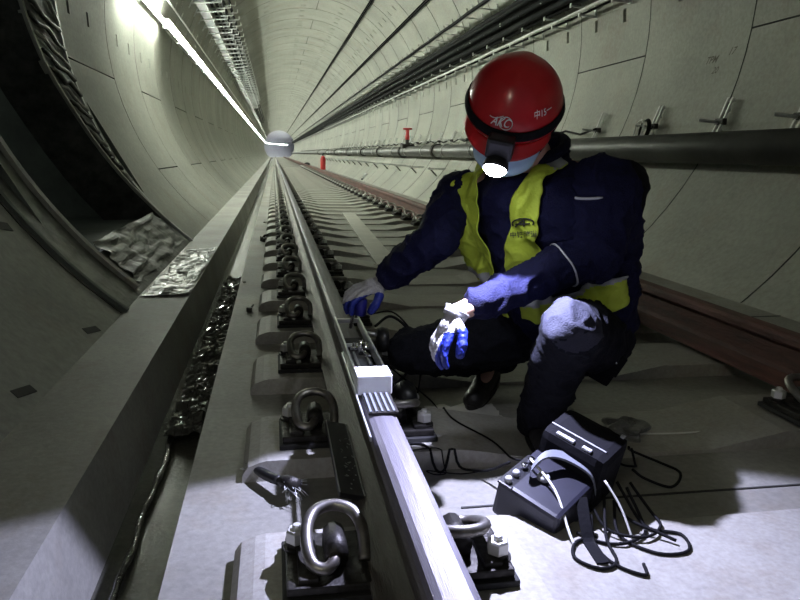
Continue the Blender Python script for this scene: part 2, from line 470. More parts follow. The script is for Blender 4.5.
LOM = lo.data; bpy.data.objects.remove(lo)
used = False
def put_fastener(x, y, rz, lab, near, grp=FG):
    global used
    if near:
        if not used: FF.location = (x, y, SEAT); FF.rotation_euler = (0, 0, rz); FF['label'] = lab; FF['group'] = grp; used = True; o = FF
        else: o = dup(FF, FT, (x, y, SEAT), rz, lab, grp)
    else:
        o = bpy.data.objects.new('rail_fastener', LOM); C.objects.link(o); o.location = (x, y, SEAT); o.rotation_euler = (0, 0, rz)
        tag(o, lab, 'rail fastener', grp)
    return o
ordn = ['nearest', 'second', 'third', 'fourth', 'fifth', 'sixth', 'seventh', 'eighth']
for k, y in enumerate(SY):
    j = k-1
    if j < 0: continue
    if j < 8:
        lab = {0: 'nearest rail fastener left of the rail, its loop clip bright silver', 1: 'second rail fastener from the camera, left of the bright rail and beyond the wire brush'}.get(j, '%s rail fastener from the camera in the row left of the shiny rail' % ordn[j])
    else: lab = 'small distant rail fastener in the row left of the shiny rail'
    o = put_fastener(XR-.128, y, 0, lab, j < 14, 'fasteners left of the shiny rail')
    if j < 8: del o['group']
    lab = 'rail fastener with white hex bolt right of the shiny rail, near the instrument case' if j == 0 else 'rail fastener on the inner side of the shiny rail, half hidden behind it'
    o = put_fastener(XR+.100, y, PI, lab, j < 8, 'fasteners on the inner side of the shiny rail')
    if j == 0: del o['group']
    if j >= 1 and j != 2:
        o = put_fastener(XR2-.128, y-.05, 0, 'rail fastener on the inner foot of the rust-red rail' if j < 5 else 'small white-topped fastener in the far row along the right-hand rail', j < 5 , 'fasteners near the right edge' if j < 5 else 'far fasteners along the right-hand rail')

# ------------------------------------------------------------------ black strip plate, brush and clutter along the rail
root = empty('strip_plate', (.150, 1.50, -.712), 0, 'narrow black plate with thin bright edges lying on the rail foot between two clips', 'plate')
rt = M.Rotation(math.radians(14), 3, 'Y')
mb = MB(); mb.box((0, 0, 0), (.055, .40, .012), Mt['black'], rt, .002); mb.build('plate', root)
mb = MB()
for sx in (-1, 1):
    e = rt @ V((sx*.0275, 0, .007)); mb.box(e, (.0025, .395, .0025), Mt['galv'], rt)
for k in range(26):
    e = rt @ V((random.uniform(-.005, .026), random.uniform(-.19, .1), .0072)); mb.box(e, (random.uniform(.001, .004), random.uniform(.002, .010), .0012), Mt['galv'], rt @ M.Rotation(random.random()*3, 3, 'Z'))
mb.build('bright_edge', root)  # thin bright strips along both edges, small bright specks on top
root = empty('wire_brush', (-.035, 1.545, SLAB), 0, 'small black wire brush lying in the gap left of the rail', 'brush')
mb = MB(); p0, p1, p2 = V((-.035, .07, .03)), V((.01, .0, .035)), V((.075, -.075, .05))
mb.tube(bez([p0, p1, (.035, -.035, .04)], 4), [.006, .009, .012, .013, .013, .013, .013, .013, .012], Mt['black'], 8); mb.build('handle', root)
mb = MB(); mb.tube([(.035, -.035, .04), (.055, -.055, .043), (.075, -.075, .045)], [.012, .02, .017], Mt['iron'], 8)
mb.build('brush_head', root)
mb = MB()
for k in range(34):
    a = V((.045+random.uniform(0, .03), -.05-random.uniform(0, .03), .044)); mb.tube([a, a+V((random.uniform(-.02, .035), random.uniform(-.04, .02), random.uniform(-.035, .01)))], .0009, Mt['galv'], 4)
tag(mb.build('bristles', root), kind='stuff')
for k in range(2):
    pass
mb = MB(); mb.tube([(-.05, .085, .033), (-.03, .065, .031)], .0016, Mt['chrome'], 6); mb.tube([(-.062, .06, .031), (-.034, .058, .03)], .0016, Mt['chrome'], 6); mb.build('wire_tip', root)

def rockbit(name, loc, s, m, lab, cat, group=None):
    bm = bmesh.new(); bmesh.ops.create_icosphere(bm, subdivisions=2, radius=s)
    for v in bm.verts:
        v.co *= 1+.35*noise.noise(v.co*(2.2/s)+V(loc)); v.co.z *= .6
    mb = MB(); mb.bm(bm, m); o = mb.build(name); o.location = loc; o.location.z += s*.35; return tag(o, lab, cat, group)
mb = MB()
mb.box((0, 0, .02), (.05, .09, .04), Mt['iron'], M.Rotation(.5, 3, 'Z'), .006); mb.tube([(-.03, -.02, .015), (.0, .02, .055), (.035, .03, .06)], .011, Mt['iron'], 8)
mb.tube([(-.02, .03, .02), (-.035, -.01, .05)], .008, Mt['clip'], 8)
o = mb.build('spare_clip'); o.location = (-.10, 6.35, SLAB); tag(o, 'loose black iron clip lying alone on the slab left of the fastener row', 'clip')
mb = MB(); mb.box((0, 0, .012), (.028, .028, .024), Mt['iron'], bev=.004); mb.tube([(0, -.0, .012), (.02, .03, .03)], .005, Mt['iron'], 6)
o = mb.build('loose_nut'); o.location = (-.14, 3.48, SLAB); tag(o, 'tiny dark nut lying on the slab beside the drain channel', 'nut')
for i, (x, y, s) in enumerate([(-.12, 8.1, .02), (-.20, 4.3, .012), (.95, 1.95, .010), (1.25, 1.62, .009), (1.36, 2.3, .012)]):
    rockbit('concrete_crumb', (x, y, SLAB), s, Mt['slab'], ['dark crumb on the slab far left of the fasteners', 'small crumb beside the drain edge', 'small crumb on the dim slab right of the worker', 'tiny crumb near the thin cable on the right', 'crumb on the dim slab towards the rust-red rail'][i], 'debris')

# pale board lying between the rails
mb = MB(); ang = math.atan2(.19, -4.9)
mb.box((0, 0, .008), (.17, 4.7, .016), Mt['board'], bev=.003)
mb.box((-.05, -2.2, .017), (.05, .25, .003), Mt['slab'], M.Rotation(.3, 3, 'Z'))
o = mb.build('pale_board'); o.location = (.90, 6.9, SLAB+.011); o.rotation_euler = (0, 0, -.04); tag(o, 'long pale dusty board lying flat between the rails', 'board')
mb = MB()
pts = [(random.uniform(-.12, .12), random.uniform(-.5, .5)) for _ in range(8)]
def sheet(name, x0, x1, y0, y1, zf, nx, ny, m, lab, cat, amp, fr, th=.002, seed=0):
    mb = MB(); vs = []; fs = []
    for i in range(nx+1):
        for j in range(ny+1):
            u, v = i/nx, j/ny; x = x0+(x1-x0)*u; y = y0+(y1-y0)*v
            e = .03*noise.noise(V((u*6, v*6, seed)))
            p = V((x+e, y+e*1.5, 0)); nn = abs(noise.noise(V((x*fr, y*fr, seed+3.))))+.6*abs(noise.noise(V((x*fr*2.3, y*fr*2.3, seed+9.))))
            p.z = zf(x, y)+amp*nn+.003; vs.append(p)
    for i in range(nx):
        for j in range(ny): a = i*(ny+1)+j; fs.append([a, a+ny+1, a+ny+2, a+1])
    mb.add(vs, fs, m); o = mb.build(name, fix=False)
    md = o.modifiers.new('s', 'SOLIDIFY'); md.thickness = th; md.offset = 1
    return tag(o, lab, cat)
def zled(x, y):
    if x < -.485: 
        return -.80 if x > -.74 else CZ-math.sqrt(max(R*R-(x-CX)**2, 0))
    return -.80
sheet('plastic_film', -.73, -.49, 3.85, 5.75, zled, 26, 90, Mt['film'], 'crumpled shiny plastic film lying on the ledge below the dark opening', 'plastic film', .022, 9., seed=1)
def zsill(x, y): 
    return CZ-math.sqrt(max(R*R-(x-CX)**2, 0))+.005
sheet('plastic_film', -1.04, -.79, 4.12, 6.1, zsill, 20, 70, Mt['sillfilm'], 'wrinkled grey plastic film draped over the sill of the dark opening', 'plastic film', .010, 4.5, seed=4)
sheet('wet_film_strip', -.40, -.285, 2.35, 5.6, lambda x, y: -1.035+.05*max(0, noise.noise(V((y*2.2, 0, 0)))), 14, 220, Mt['wetfilm'], 'glistening wet black film crumpled in the far half of the drain channel', 'plastic film', .060, 11., seed=7)
mb = MB(); pts = []; rs = []
for k in range(60):
    y = .85+1.6*k/59; pts.append((-.375+.03*noise.noise(V((y*4, 1, 0)))-.02*(1-k/59), y, -1.022+.015*abs(noise.noise(V((y*6, 4, 0)))))); rs.append(.008+.016*abs(noise.noise(V((y*7, 9, 2)))))
mb.tube(pts, rs, Mt['wetfilm'], 7); tag(mb.build('twisted_film'), 'thin twisted rope of wet film glinting in the near half of the drain channel', 'plastic film')

# ------------------------------------------------------------------ lamps on the left wall
LX, LZ = cyl(167.2, 2.66)
def make_lamp(hood=True):
    root = empty('tube_lamp', (0, 0, 0), 0, 'glowing white tube lamp in the long line on the left wall', 'lamp', 'tube lamps on the left wall')
    a = MB(); a.box((-.03, 0, .0), (.02, 1.40, .14 if hood else .05), Mt['white'])
    if hood: a.box((.010, 0, .068), (.09, 1.40, .004), Mt['white']); a.box((-.001, 0, -.068), (.066, 1.40, .004), Mt['white'])
    a.build('housing', root)
    a = MB(); a.tube([(.012, -.64, -.005), (.012, .64, -.005)], .018, Mt['lamp'], 10); a.build('lamp_tube', root)
    a = MB(); a.box((-.055, 0, 0), (.03, .05, .03), Mt['galv']); a.build('wall_bracket', root)
    return root
lp = make_lamp(); lt = proto_tree(lp); lq = make_lamp(False); lqt = proto_tree(lq); fl = True; flq = True
lampy = [9.3+1.45*k for k in range(int((YEND-9.5)/1.45))]
for y in lampy:
    if y < 11:
        if flq: lq.location = (LX, y, LZ); flq = False; lq['label'] = 'open glowing tube lamp at the near end of the lamp line on the left wall'; lq['group'] = 'open tube lamps at the near end'
        else: dup(lq, lqt, (LX, y, LZ))
    elif fl: lp.location = (LX, y, LZ); fl = False
    else: dup(lp, lt, (LX, y, LZ))
for k in range(12):   # round the bend
    t = (k+.6)*1.9/RB; rr = LX-CX; cx = CX+RB*(1-math.cos(t)); cy = YEND+RB*math.sin(t)
    o = dup(lp, lt, (cx+rr*math.cos(t)+.05, cy-rr*math.sin(t), LZ-.1), -t)
root = empty('dim_tube_lamp', (LX, -2.0, LZ), 0, 'dim tube lamp on the left wall behind the photographer', 'lamp')
mb = MB(); mb.box((-.03, 0, .0), (.02, 1.30, .05), Mt['white']); mb.build('housing', root)
mb = MB(); mb.tube([(.012, -.6, -.005), (.012, .6, -.005)], .018, mat('dim_tube_light', (1, 1, 1), .4, emit=((1., .96, .80), 40.)), 10); mb.build('lamp_tube', root)

x, z = cyl(160.0, 2.70)
mb = MB(); mb.tube([(x, -2, z), (x, 30, z), (x, 70, z), (x, YEND, z)], .016, Mt['wcable'], 8); tag(mb.build('white_conduit'), 'thin white conduit running just above the line of lamps', 'conduit')

# ------------------------------------------------------------------ cable shelf, upper left
def make_lbr():
    root = empty('cable_shelf_bracket', (0, 0, 0), 0, 'galvanised shelf bracket holding cables on the upper left wall', 'bracket', 'cable shelf brackets on the upper left wall')
    a = MB(); pts = [(cyl(q, 2.72)[0], 0, cyl(q, 2.72)[1]) for q in (138, 142, 146, 150, 154)]
    a.tube(pts, .014, Mt['galv'], 4, smooth=False); a.build('wall_upright', root)
    for q, L_ in ((151.5, .52), (146, .46), (140.5, .36)):
        x, z = cyl(q, 2.72); a = MB(); a.box((x+L_/2, 0, z+.0), (L_, .03, .022), Mt['galv'], M.Rotation(-.10, 3, 'Y')); a.box((x+L_, 0, z+.06), (.018, .03, .07), Mt['bolt'])
        a.build('arm', root)
    return root
lb = make_lbr(); t_ = proto_tree(lb)
for k in range(40):
    y = 11.8+.8*k
    if k == 0: lb.location = (0, y, 0)
    else: dup(lb, t_, (0, y, 0))
def longcable(ang, r_, rad, m, lab, y0, y1, sag=.0, name='long_cable', cat='cable', xz=None):
    x, z = xz or cyl(ang, r_); mb = MB(); n = int((y1-y0)/.4)
    pts = [(x+.006*math.sin(q*1.3), y0+(y1-y0)*q/n, z-sag*abs(math.sin(q*.5*PI))) for q in range(n+1)]
    mb.tube(pts, rad, m, 7); return tag(mb.build(name), lab, cat)
mb = MB()
x, z = cyl(151.5, 2.72)
mb.box((x+.13, (-2+YEND)/2, z+.02), (.19, YEND+2, .006), Mt['pipe']); mb.box((x+.225, (-2+YEND)/2, z+.035), (.006, YEND+2, .04), Mt['galv'])
tag(mb.build('cable_tray'), 'long flat cable tray carried on brackets above the lamp line', 'cable tray')
for i, (dx, q, r_) in enumerate([(.10, 146, .03), (.20, 146, .03), (.32, 146, .025), (.12, 140.5, .03), (.24, 140.5, .03)]):
    x, z = cyl(q, 2.72); longcable(0, 0, r_, Mt['cable'], ['dark cable resting nearest the wall on the middle left shelf', 'dark cable in the middle of the middle left shelf', 'thinner dark cable at the rim of the middle left shelf', 'dark cable nearest the wall on the top left shelf', 'dark cable at the rim of the top left shelf'][i], -2, 70, xz=(x+dx, z+.012+r_))

# ------------------------------------------------------------------ cable racks, upper right
def make_rack():
    root = empty('cable_rack_bracket', (0, 0, 0), 0, 'galvanised rack bracket carrying the black cable bundle on the right wall', 'bracket', 'rack brackets on the right wall')
    a = MB(); pts = [(cyl(q, 2.725)[0], 0, cyl(q, 2.725)[1]) for q in (5.8, 10, 14, 18, 22.5)]
    a.tube(pts, .016, Mt['galv'], 4, smooth=False); a.build('wall_upright', root)
    for q, L_ in ((6.4, .20), (8.3, .30), (12.5, .32), (21, .42)):
        x, z = cyl(q, 2.72); a = MB(); a.box((x-L_/2, 0, z-.01), (L_, .03, .018), Mt['galv'], M.Rotation(.06, 3, 'Y')); a.box((x-L_, 0, z-.0), (.014, .03, .05), Mt['bolt']); a.build('arm', root)
    return root
rb = make_rack(); t_ = proto_tree(rb)
for k in range(52):
    y = 6.95+.785*k
    if k == 0: rb.location = (0, y, 0)
    else: dup(rb, t_, (0, y, 0))
cab = [(3.50, 1.80, .042), (3.40, 1.82, .045), (3.53, 1.90, .045), (3.43, 1.92, .045), (3.34, 1.92, .04), (3.49, 2.01, .045), (3.38, 2.02, .045), (3.46, 2.11, .042), (3.36, 2.11, .04), (3.295, 2.02, .033)]
nm = ['lowest black cable of the bundle, nearest the wall', 'lowest black cable of the bundle, at its outer side', 'second-layer black cable of the bundle, against the wall', 'second-layer black cable in the middle of the bundle', 'second-layer black cable at the outer side of the bundle', 'third-layer black cable of the bundle, nearer the wall', 'third-layer black cable of the bundle, middle one', 'topmost black cable of the thick bundle, wall side', 'topmost black cable of the thick bundle, outer side', 'third-layer black cable sticking out furthest from the wall']
for (x, z, r_), l in zip(cab, nm): longcable(0, 0, r_, Mt['cable'], l, -2, YEND, xz=(x, z))
longcable(0, 0, .018, Mt['white'], 'white cable running just under the black bundle', -2, YEND, xz=(3.47, 1.665))
longcable(0, 0, .014, Mt['cable'], 'thin dark cable lowest of all on the right rack', -2, YEND, xz=(3.56, 1.66))
longcable(0, 0, .028, Mt['cable'], 'single dark cable on the top tier of the right rack', -2, YEND, xz=(3.12, 2.27))
longcable(0, 0, .012, Mt['galv'], 'thin bare cable on the top tier of the right rack', -2, YEND, xz=(3.22, 2.30))
for q, l in ((39.6, 'black wire along the ceiling, right one of two'), (58.9, 'black wire along the ceiling, left one of two')):
    root = empty('ceiling_wire', (0, 0, 0), 0, l, 'wire')
    for s in (-.42, .42):
        x, z = cyl(q+s, 2.70); mb = MB(); mb.tube([(x, -2, z), (x, 60, z), (x, YEND, z)], .019, Mt['cable'], 6); mb.build('strand', root)

# ------------------------------------------------------------------ fire main on the right wall
PXc, PZc = cyl(-28.4, 2.57)
root = empty('water_pipe', (PXc, 0, PZc), 0, 'thick grey water pipe running along the right wall', 'pipe')
mb = MB(); mb.tube([(0, -2.3, 0), (0, 10, 0), (0, 40, 0), (0, YEND, 0)], .118, Mt['pipe'], 28); mb.build('pipe_run', root)
for y in [9.2, 13.5, 17.2, 21, 25, 30, 36, 42, 50]:
    mb = MB(); mb.lathe([(.118, -.07), (.148, -.07), (.148, -.02), (.135, -.02), (.135, .02), (.148, .02), (.148, .07), (.118, .07)], Mt['iron'], M.Translation((0, y, 0)) @ M.Rotation(PI/2, 4, 'X'), 20, False); mb.build('coupling', root)
for k in range(18):
    y = 8.9+1.9*k; mb = MB(); mb.tube([(.128*math.cos(a), y, .128*math.sin(a)) for a in [i*PI/10 for i in range(-3, 14)]], .009, Mt['galv'], 6); mb.build('pipe_clamp', root)
def make_psup():
    root = empty('pipe_support', (0, 0, 0), 0, 'steel support arm under the water pipe on the right wall', 'bracket', 'support arms under the water pipe')
    mb = MB(); x, z = cyl(-34.5, 2.72); mb.box((x-.18, 0, z-.02), (.34, .05, .03), Mt['galv']); mb.tube([(x-.32, 0, z), (x-.17, 0, z-.15)], .016, Mt['iron'], 6); mb.build('arm', root)
    return root
ps = make_psup(); t_ = proto_tree(ps)
for k in range(18):
    y = 8.9+1.9*k
    if k == 0: ps.location = (0, y, 0)
    else: dup(ps, t_, (0, y, 0))
# thin black cables above the pipe in the distance
x, z = cyl(-22.0, 2.66)
longcable(0, 0, .012, Mt['cable'], 'thin dark cable on the small hooks above the water pipe', 7, 90, .05, xz=(x, z))
# wall hooks above the pipe (slotted upright with a short arm)
def make_hook():
    root = empty('wall_hook_bracket', (0, 0, 0), 0, 'x', 'bracket')
    mb = MB()
    for dy in (-.028, .028):
        pts = [(cyl(q, 2.70)[0], dy+.0, cyl(q, 2.70)[1]) for q in (-25.5, -21.5, -17.8)]; mb.tube(pts, .013, Mt['bolt'], 4, smooth=False)
    for q in (-25, -23.4, -21.6, -20, -18.2):
        x, z = cyl(q, 2.715); mb.box((x, 0, z), (.02, .056, .018), Mt['galv'], M.Rotation(math.radians(-q), 3, 'Y'))
    mb.build('slotted_upright', root)
    mb = MB(); x, z = cyl(-22.0, 2.72); mb.tube([(x, 0, z), (x-.10, .03, z+.01), (x-.17, .06, z+.02)], .013, Mt['galv'], 6); mb.build('arm', root)
    mb = MB(); mb.box((cyl(-22, 2.70)[0], 0, cyl(-22, 2.70)[1]), (.04, .10, .05), Mt['iron'], bev=.006); mb.build('clamp', root)
    return root
hk = make_hook(); t_ = proto_tree(hk)
hl = ['slotted wall bracket with arm just right of the worker\'s shoulder', 'slotted wall bracket that holds the coil of wire', 'slotted wall bracket right of the coil, under the pencil marks', 'slotted wall bracket cut by the right edge']
for k, y in enumerate([7.05, 5.92, 4.94, 4.10]):
    if k == 0: hk.location = (0, y, 0); hk['label'] = hl[0]
    else: dup(hk, t_, (0, y, 0), 0, hl[k])
for k in range(26):
    dup(hk, t_, (0, 8.9+1.1*k, 0), 0, 'small wall bracket above the water pipe in the distance', 'distant brackets above the water pipe')
# coil of wire on second bracket
x, z = cyl(-23.6, 2.62)
root = empty('wire_coil', (x, 5.92, z), 0, 'small coil of black and white wire hanging on a wall bracket', 'coil')
for nme, m, k0 in (('black_loop', 'cable', 0), ('white_loop', 'wcable', 1)):
    mb = MB()
    for q in range(4 if k0 == 0 else 2):
        rr = .085+.006*q+.004*k0; cy_ = .01*q-.02+.03*k0
        mb.tube([(-.01+.012*q-.03*k0+.2*rr*math.sin(a), cy_+rr*.8*math.cos(a), rr*math.sin(a)) for a in [i*2*PI/24 for i in range(24)]], .006, Mt[m], 6, closed=True)
    mb.build(nme, root)
# red hydrant valve and extinguishers
root = empty('hydrant_valve', (PXc-.02, 16.6, PZc+.12), 0, 'small red hydrant valve standing on the water pipe', 'valve')
mb = MB(); mb.tube([(0, 0, -.06), (0, 0, .18)], .045, Mt['iron'], 12); mb.box((0, 0, .0), (.3, .3, .10), Mt['iron'], bev=.02); mb.build('valve_body', root)
mb = MB(); mb.tube([(0, 0, .16), (0, 0, .24), (0, 0, .30), (0, 0, .42)], [.05, .055, .04, .045], Mt['valve'], 12); mb.tube([(.1*math.cos(a), .1*math.sin(a), .42) for a in [i*PI/8 for i in range(16)]], .02, Mt['valve'], 6, closed=True); mb.build('red_bonnet', root)
root = empty('fire_extinguisher', (2.55, 36.5, SLAB), 0, 'dark red cylinder standing against the right wall far down the tunnel', 'extinguisher')
mb = MB(); mb.lathe([(.13, 0), (.14, .05), (.14, .55), (.09, .68), (.03, .72)], Mt['valve'], None, 16); mb.build('cylinder', root)
mb = MB(); mb.tube([(0, 0, .7), (0, 0, .82), (.08, 0, .84)], .03, Mt['black'], 8); mb.build('valve_head', root)
mb = MB(); x, z = cyl(-45.5, 2.70)
mb.box((x, 0, z), (.04, .42, .05), Mt['galv'], M.Rotation(.6, 3, 'Y')); mb.tube([(x-.01, -.18, z), (x-.10, -.05, z-.14), (x-.10, .06, z-.14), (x-.01, .18, z)], .018, Mt['galv'], 6)
mb.box((x-.1, 0, z-.16), (.1, .14, .04), Mt['iron'])
o = mb.build('wall_stirrup'); o.location = (0, 21.6, 0); tag(o, 'small grey metal stirrup fixed low on the right wall', 'bracket')
# black timber lump by the right rail, far
rockbit('dark_bag', (2.35, 50, SLAB), .22, Mt['black'], 'dark lump standing by the far right rail', 'bag')

# lifting-pocket debris in lower left wall: dark slots
mb = MB()
for (q, y, l, w) in [(-142.6, 3.25, .22, .07), (-130.2, 3.02, .16, .05), (-130.4, 2.22, .14, .05)]:
    x, z = cyl(q, R+.0); mb.box((x, y, z), (.006, l*.8, w*.7), Mt['gasket'], M.Rotation(math.radians(-q), 3, 'Y') @ M.Rotation(.25, 3, 'X'), .004)
struct(mb.build('trim_7'))
exec_person = True

# ------------------------------------------------------------------ the worker
def cvec(x, y, z):      # image-right, image-up, towards-camera components to world, only to orient the pose
    return V((.98332581, -.18056818, .02157487))*x+V((.01723904, .21066288, .97740676))*y-V((.18103358, .96073737, -.21026307))*z
def remesh(name, prims, voxel, mats, smooth=4, disp=None, parent=None, matfn=None, keep=None, solid=0., origin=None, extra=None):
    """prims: ('c', p0, r0, p1, r1) tapered limb, ('e', centre, (rx,ry,rz), basis 3 vectors) ellipsoid; grown together into one skin"""
    mb = MB(); dm = mats[0]
    for p in prims:
        if p[0] == 'c':
            _, a, ra, b, rb = p; a = V(a); b = V(b); n = max(2, int((b-a).length/.012)+1)
            pts = [a]; rs = [ra]
            ax = (b-a).normalized()
            P = []; Rr = []
            for k in range(5): t = PI/2*k/5; P.append(a-ax*ra*math.cos(t)); Rr.append(max(1e-4, ra*math.sin(t)))
            for k in range(n+1): t = k/n; P.append(a+(b-a)*t); Rr.append(ra+(rb-ra)*t)
            for k in range(4, -1, -1): t = PI/2*k/5; P.append(b+ax*rb*math.cos(t)); Rr.append(max(1e-4, rb*math.sin(t)))
            mb.tube(P, Rr, dm, 16)
        else:
            _, c, rad, B = p; bm = bmesh.new(); bmesh.ops.create_icosphere(bm, subdivisions=4, radius=1)
            X, Y, Z = [V(q) for q in B]
            for v in bm.verts: v.co = V(c)+X*(v.co.x*rad[0])+Y*(v.co.y*rad[1])+Z*(v.co.z*rad[2])
            mb.bm(bm, dm)
    o = mb.build(name, fix=True)
    md = o.modifiers.new('r', 'REMESH'); md.mode = 'VOXEL'; md.voxel_size = voxel
    dg = bpy.context.evaluated_depsgraph_get(); me = bpy.data.meshes.new_from_object(o.evaluated_get(dg))
    o.modifiers.clear(); old = o.data; o.data = me; bpy.data.meshes.remove(old)
    bm = bmesh.new(); bm.from_mesh(me)
    for _ in range(smooth): bmesh.ops.smooth_vert(bm, verts=bm.verts[:], factor=.5, use_axis_x=True, use_axis_y=True, use_axis_z=True)
    bm.normal_update()
    if disp:
        dv = [(v, v.normal*disp(v.co, v.normal)) for v in bm.verts]
        for v, d in dv: v.co += d
    if extra:
        for v in bm.verts: v.co = extra(v.co)
    if keep:
        kill = [f for f in bm.faces if not keep(f.calc_center_median(), f.normal)]
        bmesh.ops.delete(bm, geom=kill, context='FACES')
        seen = set(); small = []
        for f0 in bm.faces:
            if f0 in seen: continue
            st = [f0]; comp = [f0]; seen.add(f0)
            while st:
                f = st.pop()
                for e in f.edges:
                    for g in e.link_faces:
                        if g not in seen: seen.add(g); st.append(g); comp.append(g)
            if len(comp) < 250: small += comp
        bmesh.ops.delete(bm, geom=small, context='FACES')
        for _ in range(3):
            bd = [v for v in bm.verts if v.is_boundary]
            mv = []
            for v in bd:
                nb = [e.other_vert(v).co for e in v.link_edges if e.is_boundary]
                if len(nb) == 2: mv.append((v, (v.co+(nb[0]+nb[1])/2)/2))
            for v, c in mv: v.co = c
    bm.normal_update()
    fm = [matfn(f.calc_center_median(), f.normal) if matfn else 0 for f in bm.faces]
    for f in bm.faces: f.smooth = True
    bm.to_mesh(me); bm.free(); me.materials.clear()
    for m in mats: me.materials.append(m)
    for q, k in zip(me.polygons, fm): q.material_index = k
    if solid:
        s_ = o.modifiers.new('s', 'SOLIDIFY'); s_.thickness = solid; s_.offset = 1
    if parent: o.parent = parent
    return o
def fold(amp, fr, st=(1, 1, 1), seed=0):
    def f(p, n):
        q = V((p.x*fr*st[0], p.y*fr*st[1], p.z*fr*st[2]))+V((seed, seed*2, 0))
        a = 1-abs(noise.noise(q))*2.2; b = 1-abs(noise.noise(q*2.1+V((5, 1, 2))))*2.2
        return amp*(max(a, -.3)**3*.8+max(b, -.3)**3*.35-.2)
    return f
_kn = cvec((570-400)/670.4*1.60, -(330-300)/670.4*1.60, -1.60)
# joints (metres)
head = V((.598, 1.684, .125))+cvec(-.016, -.046, .075); neck = V((.712, 1.777, -.017))
shL = V((.850, 1.665, -.085)); shR = V((.585, 1.955, -.110))
elL = V((.750, 1.515, -.270)); wrL = V((.408, 1.418, -.338))
elR = V((.455, 1.88, -.235)); wrR = V((.330, 1.995, -.372))
chest = V((.722, 1.80, -.175)); belly = V((.80, 1.83, -.36)); pelvis = V((.93, 1.90, -.515))
hipL = V((.93, 1.80, -.52)); hipR = V((.86, 1.99, -.53))
knL = V((.688, 1.535, -.425)); anL = V((.745, 1.73, -.715))
knR = V((.415, 1.975, -.600)); anR = V((.745, 2.16, -.690))
wrL *= 1.075; elL = elL*1.075+cvec(.016, .050, 0); knL = V(_kn); shR = shR+V((-.034, .025, 0))
Up = (neck-pelvis).normalized(); Lf = (shL-shR); Lf = (Lf-Up*Lf.dot(Up)).normalized(); Fw = Lf.cross(Up).normalized()
if Fw.dot(V((-.6, -.6, 0))) < 0: Fw = -Fw
HF = cvec(-.30, -.71, .64).normalized(); HU = cvec(.05, .66, .75); HU = (HU-HF*HU.dot(HF)).normalized(); HL = HU.cross(HF).normalized()   # HL: the worker's left

_q = M.Rotation(math.radians(-19), 3, Up); Lf = _q @ Lf; Fw = _q @ Fw
# hands: fingers as chains; returns prims at given radius scale
def hand_prims(w, palm_c, across, along, nrm, curl, lens, rs, thumb, spread=.0):
    """w wrist, across: from little finger to index, along: wrist to knuckles, nrm: back of the hand"""
    pr = []; sc = rs
    kn = palm_c+along*.045
    pr.append(('c', w, .024*sc, palm_c, .022*sc))
    for i, s in enumerate((-1.5, -.5, .5, 1.5)):
        k = kn+across*(s*.0205)-nrm*(.003*abs(s))+along*(.004-.004*abs(s-.3))
        pr.append(('c', w+across*(s*.010), .0125*sc, k, .0098*sc))
        d = (along+across*(s*spread)).normalized(); n_ = nrm; p = k; r0 = .0092*sc
        L3 = [lens[i]*.46, lens[i]*.30, lens[i]*.24]
        ax = d.cross(n_).normalized()
        ang = 0
        for q, L_ in enumerate(L3):
            ang += curl[i]*(1 if q else .7)
            dd = (d*math.cos(ang)-n_*math.sin(ang)).normalized(); p2 = p+dd*L_
            pr.append(('c', p, r0, p2, r0*.92)); p = p2; r0 *= .92
    p = w+along*.018+across*.018
    for (dx, dy, dz, L_) in thumb:
        d = (across*dx+along*dy+nrm*dz).normalized(); p2 = p+d*L_
        pr.append(('c', p, .0135*sc, p2, .0118*sc)); p = p2
    return pr
# left hand hangs from the wrist over the knee, fingers down
alL = (cvec(-.50, -.82, .10)).normalized(); nrL = cvec(-.75, .45, .48); nrL = (nrL-alL*nrL.dot(alL)).normalized(); acL = alL.cross(nrL).normalized()
if acL.dot(cvec(.6, -.3, .7)) < 0: acL = -acL
wL2 = wrL+(wrL-elL).normalized()*.016
pcL = wL2+alL*.038
HLp = lambda s: hand_prims(wL2, pcL, acL, alL, nrL, [.66, .54, .46, .40], [.045, .054, .058, .052], s, [(.75, .45, -.35, .035), (.45, .85, -.25, .030), (.15, .95, -.3, .024)], .10)
# right hand grips the knob of the tester from above
alR = (cvec(-.90, -.32, .28)).normalized(); nrR = cvec(-.25, .80, .50); nrR = (nrR-alR*nrR.dot(alR)).normalized(); acR = alR.cross(nrR).normalized()
if acR.dot(cvec(.3, -.5, .8)) < 0: acR = -acR
wR2 = wrR+(wrR-elR).normalized()*.010
pcR = wR2+alR*.045
HRp = lambda s: hand_prims(wR2, pcR, acR, alR, nrR, [.62, .62, .60, .56], [.060, .072, .076, .068], s, [(.65, .45, -.6, .034), (.30, .7, -.65, .030), (.0, .75, -.66, .024)], .12)

